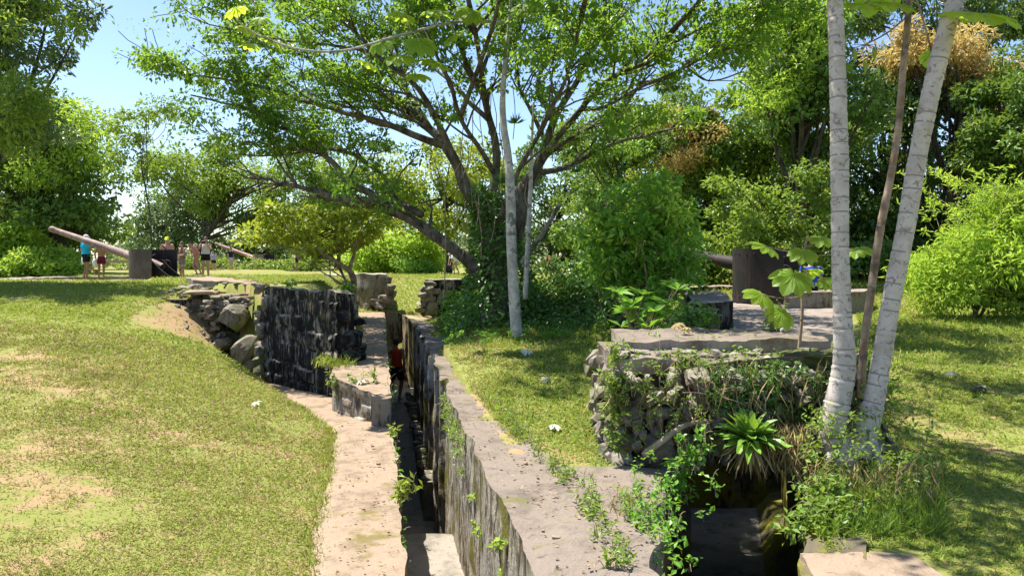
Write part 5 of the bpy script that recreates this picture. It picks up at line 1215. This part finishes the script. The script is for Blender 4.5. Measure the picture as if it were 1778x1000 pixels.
for px,py in ((1482,98),(1500,118),(1516,96)): 
    p=at(px,py-16,5.6); leaf_quads(mb,(p-B2)[None],np.array([[.1,0,-1.]]),np.array([[.2,-1,.2]]),.13,.05)
mb.build('withered_leaf',M['leaf_yellow'],t2)
# sapling on top of the block
sp=[at(1384,655,6.3),at(1388,600,6.3),at(1393,540,6.3),at(1392,480,6.3),at(1396,440,6.3),at(1402,410,6.3)]
B=sp[0]; t=thing('umbrella_sapling','young umbrella leaf sapling with glowing palmate leaves on top of the tunnel block','sapling',B); mb=MB()
add_tube(mb,smooth_path(sp,24)-B,np.linspace(.016,.009,24),9); mb.build('stem',M['bark_red'],t,smooth=True)
lv=[(1331,428,6.2,.17,(.35,-.25,.8),(-1,-.1,-.35),.35),(1424,413,6.35,.15,(0,-.35,.85),(.3,-.6,-.1),.3),(1394,438,6.15,.155,(.0,-.5,.8),(-.1,-1,-.3),.3),(1378,478,6.0,.22,(.05,-.55,.8),(-.3,-1,-.3),.35),
 (1322,512,6.1,.17,(.3,-.4,.7),(-1,-.2,-.7),.35),(1357,541,6.05,.16,(.2,-.5,.7),(-.2,-.5,-1),.5),(1434,487,6.2,.12,(-.2,-.45,.75),(.8,-.2,-.4),.4),(1487,434,6.45,.15,(-.25,-.3,.85),(1,0,-.1),.3),(1405,470,6.5,.15,(0,.3,.9),(.2,1,0),.3)]
for px,py,d,r,nx,hd,dr_ in lv:
    c=at(px,py,d); q=smooth_path(sp,24); j=int(np.clip(np.interp(py+22,[410,655],[23,0]),6,22)); a=q[j]
    pb=MB(); add_tube(pb,smooth_path([a-B,(a*.5+c*.5)+[0,0,-.02]-B,c-B],8),np.linspace(.007,.005,8),6); l=pb.build('petiole',M['bark_red'],t,smooth=True)
    mb=MB(); palm_leaf(mb,c-B,nx,hd,r,10,droop=dr_,width=.27); mb.build('leaf',M['leaf_cecropia'],l)
# bromeliad hanging over the tunnel mouth
B=at(1302,782,5.50); t=thing('bromeliad','green rosette bromeliad with a skirt of dead leaves over the tunnel mouth','bromeliad',B)
def straps(name,mat,n,el0,el1,L,W,droop,seed):
    rg=np.random.default_rng(seed); mb=MB()
    for k in range(n):
        a=rg.uniform(0,2*math.pi); f=rg.uniform(); el=el0+(el1-el0)*f; d=np.array([math.cos(a)*math.cos(el),math.sin(a)*math.cos(el),math.sin(el)]); s=unit(np.cross(d,[0,0,1.])+1e-6); l=L*rg.uniform(.75,1.15)
        us=np.array([0,.2,.45,.7,.88,1.0]); ws=np.array([.9,1,1,.85,.5,.03])*W*rg.uniform(.8,1.15); n_=np.cross(s,d); tw=rg.normal()*.5; l*=rg.choice([1,1,1,.7]); d=unit(d+rg.normal(size=3)*.10)
        G=[]
        for u,w in zip(us,ws):
            p=d*l*u+np.array([0,0,-droop*l*u*u*rg.uniform(.8,1.2)])+np.array([0,0,.02]); sd=s*math.cos(tw*u)+n_*math.sin(tw*u); G.append([p-sd*w+n_*w*.35,p,p+sd*w+n_*w*.35])
        G=np.array(G); mb.add(G.reshape(-1,3)+np.array([0,0,.05]),grid_faces(6,3))
    return mb.build(name,M[mat],t)
straps('leaf','leaf_brom',120,.0,1.4,.30,.031,.24,1); straps('skirt_leaf','leaf_dry',75,-1.15,.1,.21,.010,.45,2)
mb=MB(); ell(mb,(0,0,0),(.06,.06,.10)); mb.build('stump',M['root'],t,smooth=True)

# ------------------------------------------------------------ leaf carpets: creepers and undergrowth
def scatter_leaves(mb,P,L,W,nup=(0,0,1),spread=.7,mi=0,rg=rng,hang=-.15):
    n=len(P); D=unit(rdir(rg,n)*[1,1,.6]+np.array([0,0,hang])); Nn=unit(np.array(nup)+rdir(rg,n)*spread); l=L*rg.uniform(.6,1.35,n)
    leaf_quads(mb,P,D,Nn,l,l*W,mi)
def carpet(name,label,cat,fn,n_c,per,L,W,leaf,r=(.06,.16),stem=True,kind=None,spread=.8,stemmat='root'):
    """small plants at the points fn(i) gives, all one creeper"""
    C=np.array([fn() for _ in range(n_c)]); B=C.mean(0); mb=MB()
    for c in C:
        rr=rng.uniform(*r); P=c+rdir(rng,per)*rng.uniform(.2,1,(per,1))*rr; scatter_leaves(mb,P-B,L,W,spread=spread)
    if stem:
        for c in C[:min(len(C),160)]:
            e=c+rng.normal(size=3)*.05; add_tube(mb,smooth_path([c+[0,0,-.07]-B,(c+e)/2+[0,0,.01]-B,e-B],5),.0022,4,mi=1,cap=False)
    o=mb.build(name,[M[leaf],M[stemmat]],origin=(0,0,0)); o.location=Vector(B)
    if kind: o['kind']=kind
    else: tag(o,label,cat)
    return o
U=rng.uniform
def on_block():
    px=U(1180,1560) if U()<.75 else U(1085,1300); f=(px-1180)/380; py=U(585,640)+max(0,f)*U(0,130); d=np.interp(py,[580,640,760],[6.9,6.0,5.72])+U(-.1,.1); return at(px,py,d)
carpet('creeper','tangled light green creeper spread over the top of the tunnel block','creeper',on_block,420,18,.042,.55,'leaf_light',(.05,.13))
def on_face():
    px=1235+abs(rng.normal())*120; py=U(625,770); return at(px,py,5.72+U(-.06,.12))
carpet('creeper','dark leaved creeper hanging on the block face below the upright pale trunk','creeper',on_face,180,16,.042,.5,'leaf_ivy',(.05,.12))
def roots_r():
    px=U(1400,1620); py=U(700,930); return at(px,py,np.interp(py,[700,930],[5.6,4.55])+U(-.12,.10))
carpet('creeper','vine and weeds round the foot of the pale umbrella trunks','creeper',roots_r,120,13,.045,.5,'leaf_light',(.05,.14))
def pit_left():
    px=1130+rng.normal()*26+ (U()<.4)*U(0,90); py=U(780,985); return at(px,py,np.interp(py,[760,1000],[5.6,3.85])+U(-.05,.05))
carpet('creeper','creeper with small round leaves down the open side of the tunnel pit','creeper',pit_left,36,12,.042,.62,'leaf_fresh',(.04,.10))
def pit_right():
    px=1430+rng.normal()*32; py=U(830,935); return at(px,py,np.interp(py,[820,1000],[4.9,4.0])+U(-.05,.05))
carpet('weed','yellowish leafy weed above the pale square edged slab','weed',pit_right,60,14,.055,.55,'leaf_light',(.05,.11))
def sprig():
    u=U(); px=1165+u*40+rng.normal()*12+(U()<.5)*18; return at(px,855-u*110+rng.normal()*8,5.45+U(-.05,.05))
carpet('weed','upright sprig with paired leaves in the tunnel mouth','weed',sprig,34,11,.05,.6,'leaf_fresh',(.03,.07))
def shaded_bank():
    u=U(); px=U(765,1075); top=np.interp(px,[765,800,860,940,1000,1075],[560,530,510,490,485,500]); bot=np.interp(px,[765,800,860,905,980,1075],[585,625,620,600,590,555]); v=U()**.8; py=bot+(top-bot)*v
    d=np.interp(px,[765,860,960,1075],[15.6,13.4,13.0,12.6])+v*2.6; x,y,_=at(px,py,d); z=max(float(H(x,y,False)),(HY-py)/FPX*d-.05); return np.array([x,y,z+U(-.05,.08)])
carpet('undergrowth','','x',shaded_bank,720,24,.085,.55,'leaf_ivy',(.10,.26),kind='stuff')
carpet('ground_cover','','x',lambda: at(U(770,1070),np.interp(0,[0],[0])+U(575,612),12.4+U(-.3,.6)),130,16,.07,.5,'leaf_fresh',(.06,.16),kind='stuff')
def mound():
    px=U(772,850); py=U(508,600); return at(px,py,16.8-(py-508)/92*2.0+U(-.1,.1))
carpet('fern_bank','bright fern like mound beside the dark stepped wall stub','fern',mound,150,26,.11,.3,'leaf_fresh',(.10,.24))
# big leaved plant at the block's corner
B=at(1125,575,7.6); t=thing('broad_leaf_plant','plant with big pale obovate leaves at the corner of the tunnel block','plant',B); mb=MB(); sb=MB()
for k in range(20):
    c=at(1070+U(0,110),U(495,585),7.6+U(-.35,.35)); a=at(1115+U(-20,20),600,7.7); add_tube(sb,smooth_path([a-B,(a+c)/2+[0,0,.03]-B,c-B],6),.007,5,cap=False)
    n=9; aa=rng.uniform(0,2*math.pi,n); d=np.stack([np.cos(aa),np.sin(aa),rng.uniform(-.1,.7,n)],1); leaf_quads(mb,np.repeat((c-B)[None],n,0),d,unit(np.array([0,-.2,1])+rdir(rng,n)*.45),rng.uniform(.12,.20,n),rng.uniform(.055,.085,n))
mb.build('foliage',M['leaf_fresh'],t); sb.build('stem',M['root'],t,smooth=True)
carpet('creeper','thin ivy sprigs scattered over the exposed rubble stones','creeper',lambda: at(U(1085,1235),U(610,770),5.68+U(-.06,.04)),70,10,.038,.5,'leaf_light',(.03,.09))
carpet('weed','pale weeds climbing the lawn side corner of the tunnel block','weed',lambda: at(1066+rng.normal()*8,U(590,790),5.75+U(-.06,.06)),60,9,.05,.5,'leaf_light',(.03,.08))
carpet('weed','dark leafy plant in the gap behind the block cap','weed',lambda: at(U(1165,1240),U(535,580),8.2+U(-.3,.3)),60,14,.09,.45,'leaf_ivy',(.06,.16))
carpet('weed','small leafy weeds in front of the gun platform edge','weed',lambda: at(U(1330,1360),U(530,600),7.2+U(-.1,.1)),40,12,.055,.45,'leaf_light',(.04,.10))
# trench edge weeds
def edge_l(): 
    y=U(3.6,9.6); return np.array([xc(.16,y)+rng.normal()*.012,y,float(zslab(y))-abs(rng.normal())*.13])
carpet('edge_weeds','','x',edge_l,110,8,.05,.42,'leaf_fresh',(.02,.07),kind='stuff')
def edge_r():
    y=U(3.8,9.5); return np.array([xc(.8,y)+np.interp(y,[3.7,5.2,6.2,9],[.47,.62,.55,.42])+U(-.10,.05),y,-1.56+U(0,.02)])
carpet('edge_weeds','','x',edge_r,150,8,.045,.4,'leaf_light',(.02,.07),kind='stuff')
def tuft(px,py,d): return lambda: at(px,py,d)+rng.normal(size=3)*[.04,.04,.03]
carpet('weed','single yellow green sprig leaning over the dark trench edge','weed',tuft(700,845,5.72),9,7,.075,.4,'leaf_yellow',(.03,.06))
carpet('weed','yellow tipped sprig at the corner where the pavement ends','weed',tuft(684,746,7.0+2.4),5,6,.10,.35,'leaf_yellow',(.03,.06))
def moss_r():
    y=U(6.8,9.2); return np.array([xc(.79,y),y,-1.62-abs(rng.normal())*.22])
carpet('weed','hanging green weeds on the lip of the lichen streaked trench wall','weed',moss_r,90,9,.045,.4,'leaf_light',(.03,.07))
for _ in range(11):
    y_=U(3.9,6.6); f0=np.array([xc(.775,y_),y_,-1.68-U(.0,.75)]); o=carpet('fern','small round leaved fern rooted in the lichen streaked wall face','fern',lambda: f0+rng.normal(size=3)*.012,2,6,.045,.6,'leaf_lime',(.015,.035)); o['group']='small ferns rooted in the streaked wall face'
carpet('weed','weeds creeping on the broad slab beside the pit','weed',lambda: np.array([U(.70,1.0),U(4.2,5.0),-1.57+U(0,.03)]),40,9,.04,.5,'leaf_fresh',(.03,.07))
carpet('creeper','leafy fringe along the top of the walkway block','creeper',lambda: (lambda y:np.array([xc(.13,y)+U(-.03,.03),y,float(zwalk(y))-abs(rng.normal())*.15]))(U(10.0,20)),90,9,.06,.5,'leaf_ivy',(.03,.09))
carpet('weed','leafy weeds on the front of the walkway block','weed',lambda: at(U(572,652),U(640,690),11.2-(U(0,1))*.3),26,9,.07,.5,'leaf_light',(.03,.09))
carpet('weed','little shrub sprouting on the black retaining wall','weed',lambda: at(505+rng.normal()*6,495+rng.normal()*4,13.6),8,9,.08,.5,'leaf_ivy',(.03,.09))
carpet('weed','tuft of green leaves by the crooked trunk','weed',lambda: at(598+rng.normal()*8,503+rng.normal()*5,17.5),14,12,.13,.3,'leaf_fresh',(.05,.14))
# dry grass and hanging roots
def strands(name,n,fn,mat,L=.25,label=None,cat=None,kind='stuff',w=.006,dirn=(0,0,-1),spread=.7):
    P=np.array([fn() for _ in range(n)]); mb=MB(); D=unit(np.array(dirn)+rdir(rng,n)*spread); leaf_quads(mb,P,D,rdir(rng,n),L*rng.uniform(.5,1.4,n),w*rng.uniform(.7,1.5,n),fold=.12)
    o=mb.build(name,M[mat]); 
    if kind: o['kind']=kind
    else: tag(o,label,cat)
strands('dry_straw',260,lambda: at(1290+rng.normal()*90,U(610,760),5.72+U(-.12,.05)),'straw',.22,w=.007)
strands('dry_straw',420,lambda: at(1380+rng.normal()*25,U(730,800),5.5+U(-.1,.1)),'straw',.2,w=.008)
strands('dry_straw',900,lambda: at(U(1410,1640),U(790,930),np.interp(0,[0],[0])+U(4.7,5.45)),'straw',.18,w=.006)
strands('dry_straw',260,lambda: at(1085+rng.normal()*18,U(840,900),U(4.6,5.3)),'straw',.15,w=.006)
mb=MB()
for k in range(16):
    px=U(1200,1420); py=U(650,760); p=at(px,py,5.70); e=p+np.array([U(-.3,.3),U(-.1,.02),U(-.25,.10)]); add_tube(mb,smooth_path([p,(p+e)/2+rng.normal(size=3)*.05,e],8),U(.003,.008),5,cap=False)
add_tube(mb,smooth_path([at(1118,790,5.66),at(1150,765,5.62),at(1190,738,5.66),at(1240,730,5.72)],14),np.linspace(.03,.015,14),8,rough=.2)
tag(mb.build('dead_vine',M['root'],smooth=True),'tangle of dry brown vine stems across the tunnel block face','vine')
# roots spilling down the bank between the black wall and the walkway
mb=MB()
for k in range(15):
    f=k/14; a=at(585+f*30+rng.normal()*4,508+f*22,14.2+f*5.5); y=a[1]-.6+U(-.3,.3); e=np.array([xc(-.72+U(-.1,.25),y-.8),y-.8,float(zwalk(y))+.03]); m_=(a+e)/2+np.array([0,0,-.05]); add_tube(mb,smooth_path([a,m_,e],10),np.linspace(U(.05,.09),.025,10),7,rough=.2,seed=k)
tag(mb.build('tree_root',M['root'],smooth=True),'bare tree roots spilling down the bank beside the walkway','roots')

# ------------------------------------------------------------ fallen umbrella leaves and litter
def curled(name,label,px,py,d,r,mat,seed,group=None):
    rg=np.random.default_rng(seed); x,y,_=at(px,py,d); 
    z=float(H(np.array([x]),np.array([y]))[0]); mb=MB(); palm_leaf(mb,(0,0,r*.30),(rg.normal()*.3,rg.normal()*.3,1),(rg.normal(),rg.normal(),0),r,9,droop=.55,width=.2,rg=rg,ragged=1)
    palm_leaf(mb,(0,0,r*.16),(rg.normal()*.5,rg.normal()*.5,1),(rg.normal(),rg.normal(),0),r*.7,6,droop=.3,width=.16,rg=rg,ragged=1)
    o=mb.build(name,M[mat]); o.location=(x,y,z+.02); tag(o,label,'dead leaf',group); return o
g='curled dead leaves lying about'
curled('dead_leaf','bleached white curled leaf alone on the open lawn by the trench cap',963,737,6.9,.13,'leaf_white',1,g)
curled('dead_leaf','grey white curled leaf in shade below the slender white trunk',914,633,11.0,.17,'leaf_white',2,g)
curled('dead_leaf','tan and grey standing leaf in the middle of the shaded lawn',949,666,9.1,.14,'leaf_darkdry',3,g)
curled('dead_leaf','small grey leaf on the lawn close to the block corner',1042,664,9.0,.10,'leaf_darkdry',4,g)
curled('dead_leaf','white shrivelled leaf on the sunny mound near the pavement',443,689,9.8,.14,'leaf_white',5,g)
curled('dead_leaf','big dark grey folded leaf on the lawn beyond the leaning trunk',1704,682,8.2,.17,'leaf_darkdry',6,g)
curled('dead_leaf','tan curled leaf far out on the sunny lawn by the shrub bank',1588,566,14.5,.2,'leaf_dry',7,g)
curled('dead_leaf','thin grey leaf at the shadow edge on the lawn',1650,660,8.9,.12,'leaf_darkdry',8,g)
o=curled('dead_leaf','pale dried leaf resting on the walkway block',628,650,10.9,.15,'leaf_white',9,g); o.location.z=-1.80
o=curled('dead_leaf','big crumpled tan leaf on the block cap by the broad leaf plant',1178,566,7.2,.12,'leaf_dry',10,g); o.location.z=-.64
o=curled('dead_leaf','torn dry leaf drooping on the end of the block cap',1190,578,6.8,.10,'leaf_dry',11,g); o.location.z=-.64
o=curled('dead_leaf','whitish dry leaf on the cap under the sapling',1365,585,6.7,.09,'leaf_white',12,g); o.location.z=-.62
P=[]; 
mb=MB(); n=240
for k in range(n):
    r_=U()
    if r_<.45: y=U(3.9,9.0); x=U(XB(y)-.1,.12-.18*y); z=float(zslab(y))+.025
    elif r_<.75: y=U(3.8,8); x=xc(.85,y)+U(0,.5); z=-1.57
    else: y=U(4,10); x=U(xc(1.5,y),5); z=float(H(np.array([x]),np.array([y]))[0])+.03
    P.append((x,y,z))
P=np.array(P)[::2]; scatter_leaves(mb,P,.036,.5,spread=.25,hang=0)
mb.build('leaf_litter',M['leaf_dry'])['kind']='stuff'

# ------------------------------------------------------------ turf
def turf(name,mat,n,reg,L,W,thr_=None,seed=5,sparse=.42):
    rg=np.random.default_rng(seed); x0,x1,y0,y1=reg
    # denser near the camera: sample depth so that density falls with 1/d
    u=rg.uniform(0,1,n); y=y0*(y1/y0)**u; px=rg.uniform(x0,x1,n); x=(px-CX)/FPX*y
    # patches follow the soil: fewer blades where the ground is bare
    a=fb2(x,y,.9,51,4)+.5*fb2(x,y,4,52,2)
    keep=rg.uniform(0,1,len(x))<np.clip(sparse+1.2*a+.035*(y-5)+(x>-.2)*.16,.06,1)
    x,y=x[keep],y[keep]; c=x+.18*y
    bad=((c>-.05)&(c<np.interp(y,[2,5,6.2,9,20],[1.32,1.32,1.22,1.08,1.10]))&(y<22.6))|((x>XB(y)+.03*rg.normal(size=len(x))-.06)&(c<=0)&(y<17))|((x>pitL(y)-.35)&(x<pitR(y)+.10)&(y<6))|((x>.80)&(x<3.1)&(y>5.8)&(y<7.5))|((y>10)&(y<19.3)&(x>.26*y)&(x<.46*y+.2))|((x>1.45)&(x<2.3)&(y<4.15))
    bad|=np.hypot(x+14.3,y-28)<5.0
    bad|=(np.hypot(x+7.1,y-16.6)+.6*fb2(x,y,1.2,8)<1.4)&(rg.uniform(0,1,len(x))<.85)
    q=(x-P1[0])*WN[0]+(y-P1[1])*WN[1]; bad|=(q>-.2)&(c<0)&(y<20)&(x>-9)
    x,y=x[~bad],y[~bad]; z=H(x,y); m=len(x)
    s=np.clip(y/6,.8,2.6)+np.clip((y-18)/14,0,.8)
    D=unit(np.stack([rg.normal(size=m),rg.normal(size=m),rg.uniform(.05,.8,m)],1)); Nn=unit(rdir(rg,m)*.4+np.array([0,0,1.]))
    mb=MB(); leaf_quads(mb,np.stack([x,y,z-.004],1),D,Nn,L*s*rg.uniform(.5,1.3,m),W*s*rg.uniform(.7,1.4,m),fold=.1)
    mb.build(name,M[mat])['kind']='stuff'
turf('grass','grass',540000,(-400,900,3.6,34),.040,.0075,seed=5,sparse=.40)
turf('grass','grass',440000,(840,2300,3.6,26),.056,.0075,seed=6)
turf('grass','grass_long',60000,(840,2300,4.0,14),.07,.010,seed=8)
turf('grass','straw',120000,(-50,900,3.6,14),.040,.008,seed=12,sparse=.6)
turf('grass','straw',60000,(800,1840,3.6,20),.042,.007,seed=9,sparse=.4)
# lawn tufts and longer grass round the edges
strands('grass_tuft',2600,lambda: (lambda y:(lambda x:np.array([x,y,float(H(np.array([x]),np.array([y]),False)[0])]))(XB(y)-abs(rng.normal())*.12))(U(4,12)),'grass',.07,w=.009,dirn=(0,0,.8))
strands('grass_tuft',2600,lambda: (lambda px:(lambda d:np.array([at(px,0,d)[0],d,float(H(np.array([at(px,0,d)[0]]),np.array([d]),False)[0])]))(U(4.3,5.6)))(U(1400,1640)),'grass_long',.16,w=.008,dirn=(0,0,.8))
strands('grass_tuft',2600,lambda: (lambda y:np.array([xc(U(-.95,-.42)-.12*abs(rng.normal()),y),y,float(zwalk(y))+.02]))(U(12.2,20)),'grass',.16,w=.018,dirn=(0,0,.8))
# ---------------------------------------------------------------- light, sky and camera
SUN=np.array([-.37,.22,.90]); SUN/=np.linalg.norm(SUN)
l=bpy.data.lights.new('sun','SUN'); l.energy=5.0; l.angle=R(.53); l.color=(1.0,.95,.86)
so=bpy.data.objects.new('sun',l); COL.objects.link(so); so.rotation_euler=Vector(SUN).to_track_quat('Z','Y').to_euler(); so.location=(0,0,40)
w=bpy.data.worlds.new('World'); SC.world=w; w.use_nodes=True; nt=w.node_tree
bg=nt.nodes['Background']; sky=nt.nodes.new('ShaderNodeTexSky'); sky.sky_type='NISHITA'; sky.sun_disc=False
sky.sun_elevation=math.asin(SUN[2]); sky.sun_rotation=math.atan2(SUN[0],SUN[1]); sky.air_density=1.0; sky.dust_density=.6; sky.ozone_density=1.5
hs=nt.nodes.new('ShaderNodeHueSaturation'); hs.inputs['Hue'].default_value=.508; hs.inputs['Saturation'].default_value=1.12; hs.inputs['Value'].default_value=.88; nt.links.new(sky.outputs[0],hs.inputs['Color']); nt.links.new(hs.outputs[0],bg.inputs[0]); bg.inputs[1].default_value=.12
cam=bpy.data.cameras.new('camera'); co=bpy.data.objects.new('camera',cam); COL.objects.link(co); SC.camera=co
cam.sensor_width=36; cam.lens=36*FPX/1778; cam.shift_y=-(500-HY)/1778; cam.clip_end=2000; cam.clip_start=.05
co.location=(0,0,0); co.rotation_euler=(math.pi/2,0,0)
SC.view_settings.view_transform='Standard'; SC.view_settings.look='None'; SC.view_settings.exposure=1.2; SC.view_settings.gamma=1
SC.cycles.max_bounces=8; SC.cycles.transmission_bounces=6; SC.cycles.diffuse_bounces=4; SC.cycles.use_denoising=True
